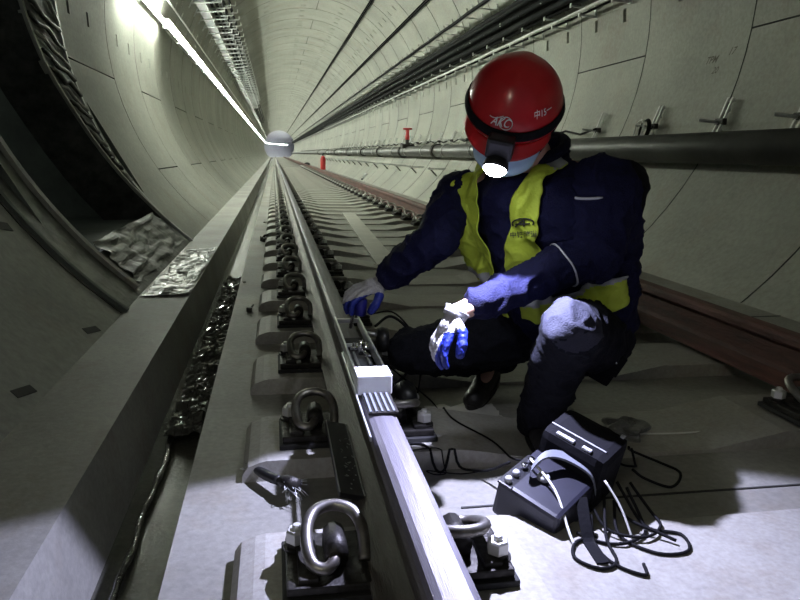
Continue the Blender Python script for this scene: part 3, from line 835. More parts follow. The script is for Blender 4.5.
# --- body: one continuous mesh
I3 = (V((1, 0, 0)), V((0, 1, 0)), V((0, 0, 1)))
HB = (HL, HF, HU)
bp = [('e', head+HU*.03-HF*.005, (.076, .092, .095), HB), ('c', head-HU*.035+HF*.03, .055, head-HU*.075+HF*.055, .035),
      ('e', head+HF*.092-HU*.015, (.014, .016, .022), HB), ('e', head+HL*.078-HU*.005, (.010, .018, .028), HB), ('e', head-HL*.078-HU*.005, (.010, .018, .028), HB),
      ('c', head-HU*.04-HF*.02, .055, neck+V((.0, 0, -.01)), .060), ('c', neck, .07, chest, .11), ('c', chest, .12, belly, .10), ('c', belly, .10, pelvis, .115),
      ('c', neck, .05, shL, .05), ('c', neck, .045, shR, .030), ('c', shL, .048, elL, .038), ('c', elL, .038, wrL, .024), ('c', shR, .048, elR, .038), ('c', elR, .038, wrR, .024),
      ('c', pelvis, .10, hipL, .085), ('c', pelvis, .10, hipR, .085), ('c', hipL, .078, knL, .052), ('c', knL, .050, anL, .036), ('c', hipR, .078, knR, .052), ('c', knR, .050, anR, .036),
      ('c', anL, .030, anL+V((-.018, -.12, -.06)), .020), ('c', anR, .030, anR+V((-.07, -.10, -.07)), .018)]
bp += HLp(.60)+HRp(.60)
body = remesh('person', bp, .0065, [Mt['skin']], 3)
tag(body, 'crouching worker in red helmet, lime vest and dark blue workwear, hand on the rail tester', 'person')
P_ = body
# eyes, brows and mouth as features of the face
for s in (-1, 1):
    c = head+HF*.080+HL*(.031*s)+HU*.012
    mb = MB(); mb.lathe([(.0001, .0), (.012, .003), (.013, .008), (.008, .013), (.0001, .0145)], Mt['eye'], M.Translation(c-HF*.006) @ HF.to_track_quat('Z', 'Y').to_matrix().to_4x4(), 12); mb.build('eye', P_)
    mb = MB(); mb.tube([c+HL*(-.018*s)+HU*.018+HF*.004, c+HU*.021+HF*.006, c+HL*(.018*s)+HU*.017], .003, Mt['hair'], 6); mb.build('eyebrow', P_)
remesh('hair', [('e', head+HU*.035-HF*.016, (.082, .090, .092), HB)], .008, [Mt['hair']], 2, parent=P_, keep=lambda c, n: (c-head).dot(HF) < .062 and (c-head).dot(HU) > -.04-.3*(c-head).dot(HF))

# --- jacket
tors = [('e', chest, (.205, .125, .19), (Lf, Fw, Up)), ('e', (shL+shR)/2+Up*.00-Fw*.02, (.205, .10, .10), (Lf, Fw, Up)), ('e', chest-Fw*.04+Up*.03+Lf*.02, (.16, .12, .16), (Lf, Fw, Up)),
        ('c', chest, .145, belly, .15), ('c', belly, .15, pelvis+Up*.03, .155), ('c', neck+Up*.0, .085, chest+Up*.08, .13), ('c', shL-Up*.03-Fw*.02, .085, pelvis+Lf*.10+Up*.06-Fw*.01, .10), ('c', shR-Up*.03, .085, belly-Lf*.08, .10)]
armsL = [('c', shL+V((0,0,.0)), .100, elL, .080), ('c', shL+V((-.03,-.01,-.05)), .085, elL, .074), ('c', elL, .064, wrL+(elL-wrL).normalized()*.052, .042)]
armsR = [('c', shR, .072, elR, .062), ('c', elR, .064, wrR+(elR-wrR).normalized()*.025, .047)]
f1 = fold(.014, 9., (1, 1, 1.6), 2)
jk = remesh('jacket', tors, .0085, [Mt['sleeve']], 6, disp=f1, parent=P_)
f2 = fold(.013, 13, (1, 1, 1), 5)
def slv(arms, nme, m, sd):
    return remesh(nme, arms, .0065, [m], 9, disp=fold(.011, 13, (1, 1, 1), sd), parent=P_)
sl = slv(armsL, 'jacket_sleeve', Mt['sleeve'], 5); sr = slv(armsR, 'jacket_sleeve', Mt['sleeve'], 8)
# collar
mb = MB(); ring = []
for k in range(22):
    a = (.12+.76*k/21)*2*PI+PI*.0
    ring.append(neck+Up*.045+Fw*(.085*math.cos(a)+.005)+Lf*(.088*math.sin(a)))
mb.tube(ring, [.016]*22, Mt['navy'], 8); mb.build('collar', P_)
# grey piping on chest side and sleeve seam
def on_surface(pts, obj, out=.004, d=None):
    res = []
    from mathutils.bvhtree import BVHTree
    return res
def snap(obj, p, out=.003):
    ok, loc, nrm, _ = obj.closest_point_on_mesh(V(p)); return loc+nrm*out
import itertools
def W_(px, py, dep): 
    d = V((.98332581, -.18056818, .02157487))*((px-400)/670.4)-V((.01723904, .21066288, .97740676))*((py-300)/670.4)+V((.18103358, .96073737, -.21026307)); return d*dep
def strip_on(objs, pts, r_, m, name, parent=P_, flat=False, n=6):
    path = []
    for p in bez(pts, n):
        best = None
        for o in objs:
            q = snap(o, p, .002)
            if best is None or (q-p).length < (best-p).length: best = q
        path.append(best)
    mb = MB(); mb.tube(path, r_, m, 6); return mb.build(name, parent)
def cast(o, q):
    d = q.normalized(); ok, loc, nrm, _ = o.ray_cast(q-d*.5, d); return loc if ok else snap(o, q)
bpy.context.view_layer.update()
_pp = [cast(sl, W_(570+33*k/8, 197.5+1.5*math.sin(k/8*PI), 1.66)) for k in range(9)]
for _ in range(4): _pp = [_pp[0]]+[(_pp[k-1]+_pp[k]*2+_pp[k+1])/4 for k in range(1, 8)]+[_pp[8]]
mb = MB(); mb.tube([q-(q.normalized())*.004 for q in _pp], [.0015]+[.0038]*7+[.0015], Mt['piping'], 6); mb.build('reflective_piping', P_)
ax = (wrL-elL).normalized(); c0 = elL+ax*.10; o1 = ax.orthogonal().normalized(); o2 = ax.cross(o1)
mb = MB(); pts = []
for k in range(28):
    a = 2*PI*k/28; d = o1*math.cos(a)+o2*math.sin(a); pts.append(snap(sl, c0+d*.075+ax*(.02*math.sin(a)), .001))

for _ in range(4): pts = [(pts[k-1]+pts[k]*2+pts[(k+1) % len(pts)])/4 for k in range(len(pts))]
mb.tube([q+(q-c0).normalized()*.003 for q in pts], .0026, Mt['piping'], 6, closed=True); mb.build('sleeve_seam', P_)

# --- vest: two front panels, open in front, armholes, silver bands
vt = [(t[0], t[1], tuple(q+.015 for q in t[2]), t[3]) if t[0] == 'e' else (t[0], t[1], t[2]+.015, t[3], t[4]+.015) for t in tors]
def tl(c): d = c-chest; return d.dot(Lf), d.dot(Fw), d.dot(Up)
def vkeep(c, n):
    s, f, h = tl(c); s += .01
    g = .040+.05*max(0, h-.02)/.15+.010*math.sin(h*28)
    if h < -.235+.02*math.sin(s*22): return False
    if f > 0 and abs(s) < g: return False
    if f > -.02 and h > .07 and abs(s) < .055+.3*(h-.07): return False
    r = math.hypot(s, f)
    arm = (abs(s) > (.135 if s > 0 else .20) and h > -.15 and f > -.10)
    if arm: return False
    if f < -.05 and s > .04: return False
    if h > .20: return False
    return True
def vmat(c, n):
    s, f, h = tl(c)
    if -.165 < h < -.115: return 1
    if f < 0 and abs(abs(s)-.10) < .022 and h > -.1: return 1
    return 0
ve = remesh('safety_vest', vt, .0062, [Mt['lime'], Mt['reflect']], 5, disp=fold(.020, 8, (1, 1, .9), 11), parent=P_, keep=vkeep, matfn=vmat, solid=.003)

# --- trousers
f3 = fold(.013, 10, (1, 1, 1.3), 3)
tr = [('e', pelvis-V((0, -.01, 0)), (.155, .15, .135), I3), ('c', pelvis, .14, hipL, .115), ('c', pelvis, .14, hipR, .115), ('c', hipL, .108, knL, .073), ('c', knL, .072, anL+V((0, 0, -.03)), .060),
      ('c', hipR, .105, knR, .074), ('c', knR, .072, anR+(anR-knR).normalized()*.035, .056), ('c', hipR, .10, (knR+hipR)/2, .098)]
def kmat(c, n): return 1 if (c-(knL+cvec(0, .025, .04))).length < .076 and n.dot(cvec(-.1, .5, .7)) > .1 else 0  # lighter cloth colour painted where the headlamp lights the knee
trs = remesh('trousers', tr, .0075, [Mt['trouser'], Mt['lit_knee']], 5, disp=f3, parent=P_, matfn=kmat)

# --- boots
def boot(an, toe_dir, pitch, nme='boot'):
    d = V(toe_dir).normalized(); side = d.cross(V((0, 0, 1))).normalized()
    dn = V((0, 0, -1)); 
    heel = an+dn*.05-d*.025; ball = heel+d*.15+V((0, 0, -math.sin(pitch)*.12)); toe = ball+d*.055
    pr = [('c', an+V((0, 0, .09)), .050, an+dn*.03, .047), ('c', heel, .038, ball, .040), ('c', ball, .040, toe, .036), ('c', an+dn*.02, .045, (ball+heel)/2+V((0, 0, .01)), .036)]
    zmin = SLAB+.006
    def ex(p): return V((p.x, p.y, max(p.z, zmin)))
    b = remesh(nme, pr, .006, [Mt['boot']], 4, parent=P_, extra=ex)
    mb = MB(); 
    outl = []
    for k in range(24):
        a = 2*PI*k/24; u = math.cos(a); w = math.sin(a)
        c = (heel+toe)/2; L2 = (toe-heel).length/2+.040
        p = c+d*(u*L2)+side*(w*.043*(1-.1*u)); outl.append(p)
    zt = max(SLAB+.004, min(heel.z, toe.z)-.04)
    vs = [(p.x, p.y, SLAB+.002+max(0, (heel.z-.045-SLAB)*(1-((p-heel).dot(d)/((toe-heel).length)))*(1 if pitch else 0))) for p in outl]
    vs2 = [(x, y, z+.018) for x, y, z in vs]
    fs = [[k, (k+1) % 24, 24+(k+1) % 24, 24+k] for k in range(24)]+[list(range(24))[::-1], list(range(24, 48))]
    mb.add(vs+vs2, fs, Mt['rubber']); mb.build('sole', b)
    mb = MB()
    for k in range(4):
        t = .2+.18*k; c = an+dn*.02+d*.03+(ball-an)*t*.5
        q1 = snap(b, c+V((0, 0, .06))+side*.02, .002); q2 = snap(b, c+V((0, 0, .06))-side*.02, .002); q3 = snap(b, c+V((0, 0, .08)), .003)
        mb.tube([q1, q3, q2], .0025, Mt['cable'], 5)
    mb.build('laces', b)
    return b
boot(V((anL.x, anL.y, SLAB+.095)), (-.15, -1, 0), 0)
boot(V((anR.x-.01, anR.y, SLAB+.135)), (-.55, -.8, 0), .5)

# --- gloves
def gl(prims, back, nme, cuffc, cuffd, side, pc_, lim):
    def gm(c, n): return 1 if ((c-pc_).dot(side) > lim and (c-cuffc).length > .052) else 0
    g = remesh(nme, prims, .0031, [Mt['glove'], Mt['gblue']], 2, disp=fold(.0016, 60, (1, 1, 1), 4), parent=P_, matfn=gm)
    mb = MB(); ps_ = []
    o1 = cuffd.orthogonal().normalized(); o2 = cuffd.cross(o1)
    P3 = [cuffc-cuffd*.006, cuffc+cuffd*.002, cuffc+cuffd*.012, cuffc+cuffd*.016]
    mb.tube([p for p in P3], [.029, .030, .031, .032], Mt['glove'], 18, caps=True); mb.build('glove_cuff', g)
    return g
gL = gl(HLp(.98), nrL, 'glove', wL2+alL*.006, -alL, cvec(.9, -.35, .2).normalized(), pcL+alL*.03, .004)
gR = gl(HRp(1.06), nrR, 'glove', wR2+alR*.006, -alR, cvec(.3, -.95, .1).normalized(), pcR, .028)

# --- helmet
def dome():
    mb = MB(); vs = []; fs = []; NU, NV = 48, 20
    c = head+HU*.035
    def pt(a, t, off=0):
        # a around (0 = front), t from rim (0) to crown (1)
        ph = t*PI/2
        rx = .110+off; ry = .133+off; rz = .110+off
        rim = math.cos(ph)**.86; up = math.sin(ph)
        x = math.sin(a)*rx*rim; y = math.cos(a)*ry*rim-.008; z = up*rz
        ridge = .0035*math.exp(-((x/.02)**2))*(1 if t > .25 else t*4); z += ridge
        # a lip at the rim
        lip = max(0, 1-t*9); k = 1+.04*lip
        dip = -.018*max(0, math.cos(a))*(1-t)-.016*max(0, -math.cos(a))*(1-t)
        return c+HL*(x*k)+HF*(y*k)+HU*(z+dip)
    for v in range(NV+1):
        for u in range(NU): vs.append(pt(2*PI*u/NU, v/NV*.985))
    for v in range(NV):
        for u in range(NU): fs.append([v*NU+u, v*NU+(u+1) % NU, (v+1)*NU+(u+1) % NU, (v+1)*NU+u])
    fs.append([NV*NU+u for u in range(NU)])
    mb.add(vs, fs, Mt['red'], True); return mb, pt, c
mb, hpt, hc = dome()
hel = mb.build('helmet', P_); s_ = hel.modifiers.new('s', 'SOLIDIFY'); s_.thickness = .003; s_.offset = 1
# brim: curved visor plate in front
mb = MB(); vs = []; fs = []
for i in range(21):
    a = -1.05+2.1*i/20
    for j in range(6):
        t = j/5; ext = t*.032*max(0, math.cos(a*1.4))
        p = hpt(a, 0); o_ = (HL*math.sin(a)*.9+HF*math.cos(a)); vs.append(p+o_*ext-HU*(.026*t*math.cos(a)+.001)-HU*.002)
for i in range(20):
    for j in range(5): fs.append([i*6+j, i*6+j+1, (i+1)*6+j+1, (i+1)*6+j])
mb.add(vs, fs, Mt['red'], True); br = mb.build('brim', hel); s_ = br.modifiers.new('s', 'SOLIDIFY'); s_.thickness = .004; s_.offset = 0
mb = MB(); mb.tube([hpt(2*PI*k/64, .08, .0035)+HU*(-.004) for k in range(64)], .0015, Mt['leather'], 6, closed=True)
vs = []; fs = []
for k in range(65):
    a = 2*PI*k/64
    for t in (.03, .065, .10, .135): vs.append(hpt(a, t, .0042))
for k in range(64):
    for j in range(3): fs.append([4*k+j, 4*k+j+1, 4*k+5+j, 4*k+4+j])
mb.add(vs, fs, Mt['leather'], True); band = mb.build('headlamp_strap', hel, fix=False); s_ = band.modifiers.new('s', 'SOLIDIFY'); s_.thickness = .002
# inner harness, chin strap
mb = MB()
mb.tube(bez([hpt(1.5, 0)-HU*.0, head+HL*.082+HF*.03-HU*.06, head+HF*.045-HU*.115+HL*.03, head+HF*.045-HU*.118-HL*.03, head-HL*.082+HF*.03-HU*.06, hpt(-1.5, 0)], 5), .004, Mt['leather'], 6); mb.build('chin_strap', hel)
# headlamp
hlp = head+HF*.166-HU*.006
mb = MB(); q = HF.to_track_quat('Z', 'Y').to_matrix(); mb.box(hlp-HF*.018+HU*.022, (.062, .052, .038), Mt['black'], M((HL, HU, HF)).transposed(), .008)
hl_ = mb.build('headlamp_body', hel)
LD = (HF*.85-HU*.50).normalized()
lc = hlp-HU*.022+HF*.006
mb = MB(); mt = M.Translation(lc) @ LD.to_track_quat('Z', 'Y').to_matrix().to_4x4()
mb.lathe([(.026, -.022), (.030, -.004), (.030, .002), (.027, .002), (.026, .0)], Mt['black'], mt, 24); mb.build('lamp_bezel', hl_)
mb = MB(); mb.lathe([(.026, .001), (.026, .006), (.019, .012), (.005, .015)], Mt['lens'], mt, 24); mb.build('lamp_lens', hl_)

# writing on the helmet and on the vest
def lettering(txt, size, m, name, place, parent, shear=0.):
    cu = bpy.data.curves.new('t', 'FONT'); cu.body = txt; cu.size = size; cu.align_x = 'CENTER'; cu.align_y = 'CENTER'; cu.shear = shear; cu.offset = size*.012
    o = bpy.data.objects.new('t', cu); C.objects.link(o); dg = bpy.context.evaluated_depsgraph_get()
    me = bpy.data.meshes.new_from_object(o.evaluated_get(dg)); bpy.data.objects.remove(o)
    bm = bmesh.new(); bm.from_mesh(me)
    bmesh.ops.subdivide_edges(bm, edges=[e for e in bm.edges if e.calc_length() > size*.25], cuts=2)
    bmesh.ops.triangulate(bm, faces=bm.faces[:])
    for v in bm.verts: v.co = place(v.co.x, v.co.y)
    bm.to_mesh(me); bm.free(); me.materials.clear(); me.materials.append(m)
    o = bpy.data.objects.new(name, me); C.objects.link(o); o.parent = parent; return o
def on_helmet(a0, t0):
    def f(x, y): return hpt(a0+x/.135, t0+y/.19, .0052)
    return f
lettering('AKC', .026, Mt['ink'], 'logo_letters', on_helmet(-.12, .215), hel, .35)
mb = MB(); mb.tube([on_helmet(.0, .215)(.018*math.cos(a), .013*math.sin(a)) for a in [i*2*PI/24 for i in range(24)]], .0011, Mt['ink'], 5, closed=True)
mb.tube([on_helmet(-.12, .215)(x, .012+.006*math.sin(x*60)) for x in [-.035+.005*i for i in range(9)]], .0011, Mt['ink'], 5); mb.build('logo_ring', hel)
lettering('中15一', .021, Mt['ink'], 'side_number', on_helmet(.80, .31), hel)
bpy.context.view_layer.update()
vc = W_(523, 228, 1.70)
def on_vest(x, y):
    d = vc.normalized(); o_ = vc-d*.4+cvec(1, .05, 0)*x+cvec(-.05, 1, 0)*y
    ok, loc, nrm, _ = ve.ray_cast(o_, d)
    if not ok: ok, loc, nrm, _ = ve.closest_point_on_mesh(o_+d*.36)
    return loc-d*.006
lettering('中铁隧道', .018, Mt['dink'], 'vest_letters', lambda x, y: on_vest(x, y-.018), ve)
mb = MB()
mb.tube([on_vest(.028*math.cos(a), .012+.012*math.sin(a)) for a in [PI*i/14 for i in range(-2, 17)]], .0020, Mt['dink'], 5)
mb.tube([on_vest(-.018+.036*i/8, .010) for i in range(9)], .0022, Mt['dink'], 5); mb.tube([on_vest(.003, .021-.018*i/5) for i in range(6)], .0026, Mt['dink'], 5)
mb.tube([on_vest(-.02+.02*i/5, .004+.016*i/5) for i in range(6)], .0024, Mt['dink'], 5)
mb.build('vest_emblem', ve)

# --- face mask
mb = MB(); vs = []; fs = []
for i in range(17):
    a = -1.25+2.5*i/16
    for j in range(9):
        h = -.012-.105*j/8
        bul = .018*math.exp(-(a/.5)**2)*math.sin(PI*min(1, (j+1)/9)); rr = .090+bul-.022*max(0, j-5)/3
        wd_ = 1-.10*abs(j-4)/4
        vs.append(head+HU*(h*(1-.12*abs(a)))+HF*(math.cos(a)*(rr+.012)+.0)+HL*(math.sin(a)*.088*wd_)+HU*.0015*math.sin(j*2.2))
for i in range(16):
    for j in range(8): fs.append([i*9+j, i*9+j+1, (i+1)*9+j+1, (i+1)*9+j])
mb.add(vs, fs, Mt['mask'], True); mk = mb.build('face_mask', P_, fix=False); s_ = mk.modifiers.new('s', 'SOLIDIFY'); s_.thickness = .002; s_.offset = 1
mb = MB()
for s in (-1, 1): mb.tube(bez([head+HL*.082*s+HF*.04-HU*.03, head+HL*.088*s+HF*.0-HU*.005, head+HL*.086*s-HF*.02+HU*.01], 4), .0015, Mt['ink'], 5)
mb.build('ear_loop', mk)

# --- small pack on the back
root = empty('back_pack', W_(626, 225, 2.02), 0, 'slim black pack worn on the worker\'s back', 'backpack')
bkp = [('c', W_(622, 186, 1.93)-root.location, .075, W_(612, 265, 1.95)-root.location, .055), ('c', W_(616, 188, 2.02)-root.location, .075, W_(608, 268, 2.02)-root.location, .055)]
remesh('pack_body', bkp, .009, [Mt['leather']], 4, disp=fold(.008, 9, (1, 1, 1), 21), parent=root)
mb = MB(); mb.tube(bez([W_(640, 190, 1.95)-root.location, W_(636, 225, 1.96)-root.location, W_(630, 262, 1.98)-root.location], 5), .004, Mt['piping'], 6); mb.build('zip', root)
# --- tool pouch hanging from the belt
bc = W_(603, 364, 1.93)
root = empty('tool_pouch', bc, 0, 'black tool pouch with a steel snap hook hanging at the worker\'s hip', 'pouch')
Rm = M((cvec(.86, -.5, 0), cvec(.15, .26, -.95), cvec(.5, .86, .25))).transposed()
mb = MB(); mb.box((0, 0, 0), (.088, .040, .100), Mt['leather'], Rm, .012); mb.build('pouch_body', root)
mb = MB(); mb.box(Rm @ V((0, -.022, .020)), (.090, .010, .062), Mt['leather'], Rm, .004); mb.build('flap', root)
mb = MB(); h0 = Rm @ V((.0, -.02, .045)); mb.tube(bez([h0, h0+cvec(.012, .02, .02), h0+cvec(-.004, .045, .015), h0+cvec(-.02, .04, .01), h0+cvec(-.008, .015, .01), h0], 4), .0028, Mt['chrome'], 6); mb.tube([h0, h0+cvec(.006, -.03, .012)], .003, Mt['chrome'], 6); mb.build('snap_hook', root)

# ------------------------------------------------------------------ rail tester on the rail
root = empty('rail_tester', (XR, 1.50, RT), 0, 'narrow bright metal testing frame clamped on the rail under the worker\'s hand', 'rail tester')
def tb(name, boxes, par=root):
    mb = MB()
    for b in boxes: mb.box(*b)
    return mb.build(name, par)
A = Mt['alu']
tb('side_rail', [((-.038, .33, .024), (.006, .62, .032), A, None, .001)])
tb('side_rail', [((.038, .33, .024), (.006, .62, .032), A, None, .001)])
eb = tb('end_block', [((0, .035, .026), (.084, .075, .048), Mt['white'], None, .003)])
tb('cross_bar', [((0, .62, .030), (.082, .014, .014), A, None, .002)])
tb('cross_bar', [((0, .36, .022), (.07, .010, .010), A, None, .002)])
tb('inner_slide', [((0, .17, .010), (.052, .17, .006), Mt['grey'], None, .001), ((-.016, .20, .017), (.006, .20, .008), A, None, .001), ((.014, .22, .017), (.006, .24, .008), Mt['chrome'], None, .001)])
mb = MB(); mb.tube([(0, .27, .02), (0, .27, .06)], .007, Mt['chrome'], 10); mb.tube([(-.025, .30, .03), (.028, .30, .03)], .006, Mt['chrome'], 8); mb.tube([(.0, .30, .03), (.018, .22, .03)], .0045, Mt['chrome'], 8)
mb.lathe([(.011, .03), (.011, .036), (.006, .037), (.006, .045)], Mt['chrome'], M.Translation((-.014, .30, 0)), 10); mb.lathe([(.011, .03), (.011, .036), (.006, .037), (.006, .045)], Mt['chrome'], M.Translation((.016, .30, 0)), 10)
mb.build('adjusting_screw', root)
tb('black_pad', [((0, .43, .006), (.066, .10, .010), Mt['rubber'], None, .002)])
gs = tb('guide_plate', [((.002, -.065, .004), (.068, .125, .006), Mt['iron'], None, .001)])
mb = MB()
for k in range(5): mb.box((-.026+.013*k, -.065, .0085), (.005, .12, .002), Mt['grey'])
mb.build('groove_ribs', gs)
mb = MB(); mb.box((-.044, .05, .0), (.004, .60, .010), A); mb.build('edge_strip', root)
kp = wR2+alR*.085-nrR*.035
kl = kp-V((XR, 1.50, RT))
mb = MB(); mb.tube([(0, .53, .03), (kl.x*.3, (.53+kl.y)/2, (kl.z+.03)/2), (kl.x, kl.y, kl.z-.01)], .006, Mt['chrome'], 8); mb.build('handle_stem', root)
mb = MB(); mb.tube([(kl.x-.002, kl.y, kl.z-.05), (kl.x, kl.y, kl.z-.045), (kl.x, kl.y, kl.z), (kl.x, kl.y, kl.z+.012)], [.010, .020, .022, .014], Mt['lavender'], 14); mb.build('handle_grip', root)
mb = MB(); mb.tube([(.045, .50, .02), (.085, .49, .015)], .006, A, 8); mb.lathe([(.012, -.018), (.036, -.016), (.040, 0), (.036, .016), (.012, .018)], Mt['black'], M.Translation((.095, .48, .002)) @ M.Rotation(PI/2, 4, 'Y'), 20); mb.build('side_wheel', root)
# clamp wheel unit standing beside the rail (dark round piece; its highlights are modelled as bright rims)
root = empty('probe_unit', (.375, 1.86, SLAB), 0, 'dark round probe unit with bright highlight rims on the slab beside the rail', 'probe')
mb = MB(); mb.box((0, .03, .04), (.075, .16, .075), Mt['black'], None, .02); mb.tube([(0, .10, .075), (0, .02, .115), (0, -.04, .10)], [.03, .036, .03], Mt['black'], 12); mb.build('housing', root)
mb = MB(); mb.tube([(.03*math.cos(a)+.0, -.055+.0, .055+.026*math.sin(a)) for a in [i*PI/10 for i in range(20)]], .0045, Mt['alu'], 6, closed=True); mb.build('front_highlight', root)
mb = MB(); mb.tube(bez([(-.035, .0, .095), (-.01, -.015, .122), (.03, .0, .112), (.042, .03, .09)], 5), .006, Mt['alu'], 6); mb.build('top_highlight', root)

# ------------------------------------------------------------------ flaw detector case and cables
ca = math.radians(37.5)
root = empty('detector_case', (.628, 1.335, SLAB), ca, 'dark instrument case with grey handle and sockets tipped over on the lit slab', 'instrument case')
tilt = M.Rotation(math.radians(-8), 3, 'Y') @ M.Rotation(math.radians(14), 3, 'X')
def cb(name, c, d, m, par=root, bev=.006, mbx=None, extra_rot=None):
    mb = MB(); mb.box(tilt @ V(c)+V((0, 0, .072)), d, m, tilt @ extra_rot if extra_rot else tilt, bev); return mb.build(name, par)
cs = cb('case_body', (-.055, 0, 0), (.17, .155, .095), Mt['casebody'], bev=.010)
fp = cb('socket_panel', (-.075, .060, .0445), (.13, .038, .006), Mt['black'], bev=.002)
mb = MB()
for k, x in enumerate((-.125, -.095, -.06, -.03)):
    p = tilt @ V((x, .060, .048))+V((0, 0, .072)); qz = (tilt @ V((0, 0, 1))).to_track_quat('Z', 'Y').to_matrix().to_4x4()
    mb.lathe([(.0085, 0), (.0085, .008), (.006, .012), (.003, .012)], Mt['chrome'] if k > 1 else Mt['piping'], M.Translation(p) @ qz, 12)
mb.build('socket', fp)
mb = MB()
for (dx, dy, w, h) in [(-.0, .011, .05, .0015), (-.0, -.011, .05, .0015), (-.025, 0, .0015, .022), (.025, 0, .0015, .022)]:
    mb.box(tilt @ V((-.112+dx*.6, .030+dy*.7, .0440))+V((0, 0, .072)), (w*.6 if w > .01 else w, h if h < .01 else h*.7, .001), Mt['ink'], tilt)
mb.build('label_frame', cs)
def on_case(x, y): return tilt @ V((-.112+x, .030+y, .0442))+V((0, 0, .072))
lettering('GT', .013, Mt['ink'], 'label_letters', on_case, cs)
mb = MB(); hp = [(-.085, .03, .045), (-.075, .035, .075), (-.03, .03, .088), (.01, .0, .080), (.02, -.06, .070), (.02, -.085, .03)]
path = bez([tilt @ V(p)+V((0, 0, .072)) for p in hp], 6)
vs = []; fs = []; wv = tilt @ V((.3, -.2, .0)).normalized()
sdir = (tilt @ V((1, .45, 0))).normalized()
for k, p in enumerate(path):
    w = .013
    up = tilt @ V((0, 0, 1))
    vs += [p-sdir*w-up*.003, p+sdir*w-up*.003, p+sdir*w+up*.003, p-sdir*w+up*.003]
for k in range(len(path)-1):
    for i in range(4): fs.append([4*k+i, 4*k+(i+1) % 4, 4*k+4+(i+1) % 4, 4*k+4+i])
fs += [[0, 1, 2, 3], [len(vs)-1, len(vs)-2, len(vs)-3, len(vs)-4]]
mb.add(vs, fs, Mt['grey']); mb.build('handle', root)
mb = MB(); p = tilt @ V((-.06, .01, .05))+V((0, 0, .072)); mb.lathe([(.014, 0), (.015, .006), (.012, .010), (.004, .011)], Mt['piping'], M.Translation(p) @ (tilt @ V((0, 0, 1))).to_track_quat('Z', 'Y').to_matrix().to_4x4(), 20); mb.build('knob', root)
bg = cb('soft_cover', (.085, -.005, .030), (.135, .165, .165), Mt['leather'], bev=.022)
cb('buckle', (.03, .02, .113), (.010, .045, .006), Mt['piping'], bg, .001); cb('buckle', (.03, -.035, .113), (.010, .022, .006), Mt['piping'], bg, .001)
cb('cover_stud', (.14, -.07, .113), (.010, .010, .006), Mt['piping'], bg, .002)
cb('white_seam', (.055, .0, .1130), (.0035, .14, .002), Mt['piping'], bg, 0)
mb = MB(); p0 = tilt @ V((-.06, -.085, .03))+V((0, 0, .072)); 
o_ = MB(); a0 = M.Rotation(-ca, 3, 'Z')
def ground(x, y):
    for k in range(3):
        if abs(y-(1.107+.632*k)) < .156:
            return SEAT if x < .48 else (SEAT+(SLAB+.01-SEAT)*min(1, (x-.48)/.24))
    return SLAB
def cabw(name, pts, r_, m, lab, cat='cable', n=6):
    P = bez(pts, n)
    for q in P: q.z = max(q.z, ground(q.x, q.y)+r_+.001)
    for _ in range(2):
        for i in range(1, len(P)-1): P[i].z = max((P[i-1].z+P[i].z*2+P[i+1].z)/4, ground(P[i].x, P[i].y)+r_+.001)
    mb = MB(); mb.tube(P, r_, m, 7); return tag(mb.build(name), lab, cat)
z0 = SLAB+.008
bpy.context.view_layer.update(); root_case = root
cset = [(.56, 1.33, -.665), (.585, 1.245, -.70), (.59, 1.17, -.76), (.60, 1.115, z0)]
mb = MB(); mb.tube([root_case.matrix_world.inverted() @ V(q) for q in bez(cset, 6)], .0030, Mt['wcable'], 7); tag(mb.build('pull_cord', root_case), 'thin white cord')
cset = [(.705, 1.255, -.69), (.73, 1.22, -.74), (.745, 1.18, z0)]
mb = MB(); mb.tube([root_case.matrix_world.inverted() @ V(q) for q in bez(cset, 6)], .0026, Mt['wcable'], 7); tag(mb.build('pull_cord', root_case), 'thin white cord')
cabw('test_lead', [(.305, 1.93, -.60), (.36, 2.0, -.66), (.50, 2.06, z0), (.50, 1.86, z0), (.515, 1.78, z0+.004), (.585, 1.66, z0+.004), (.60, 1.52, -.76), (.60, 1.40, -.70)], .0028, Mt['cable'], 'long thin black lead curving from the rail tester past the worker\'s boot to the case')
cabw('test_lead', [(.30, 1.62, z0+.0), (.37, 1.63, z0), (.405, 1.56, z0), (.44, 1.585, z0), (.48, 1.565, z0), (.52, 1.50, -.775), (.545, 1.42, -.715)], .0036, Mt['cable'], 'thick black lead running over the lit slab from the rail to the case')
cabw('test_lead', [(.30, 1.585, z0), (.36, 1.60, z0), (.41, 1.60, z0), (.425, 1.555, z0), (.395, 1.55, z0), (.38, 1.575, z0), (.46, 1.545, z0), (.53, 1.555, z0)], .0018, Mt['cable'], 'hair-thin black wire looping beside the thick lead')
cabw('hose_loop', [(.30, 2.0, -.52), (.36, 2.05, -.50), (.42, 2.03, -.56), (.40, 1.97, -.66), (.33, 1.93, -.70), (.31, 1.90, -.66)], .0045, Mt['cable'], 'black cable loop standing beside the tester frame next to the hand')
cabw('hose_loop', [(.29, 2.04, -.49), (.38, 2.09, -.50), (.45, 2.04, -.60), (.44, 1.98, -.72), (.40, 1.95, z0)], .003, Mt['cable'], 'thinner outer cable loop right of the tester frame')
cabw('cable_loop', [(.86, 1.43, -.70), (.93, 1.53, -.76), (1.02, 1.53, z0), (1.04, 1.47, z0), (.97, 1.40, z0), (.88, 1.38, -.76), (.84, 1.37, -.73)], .0036, Mt['cable'], 'large black cable loop lying right of the case on the dim slab')
cabw('cable_loop', [(.85, 1.40, -.69), (.875, 1.42, -.74), (.90, 1.46, -.77), (.87, 1.48, -.77), (.83, 1.45, -.72)], .003, Mt['cable'], 'small tight cable loop at the right corner of the case')
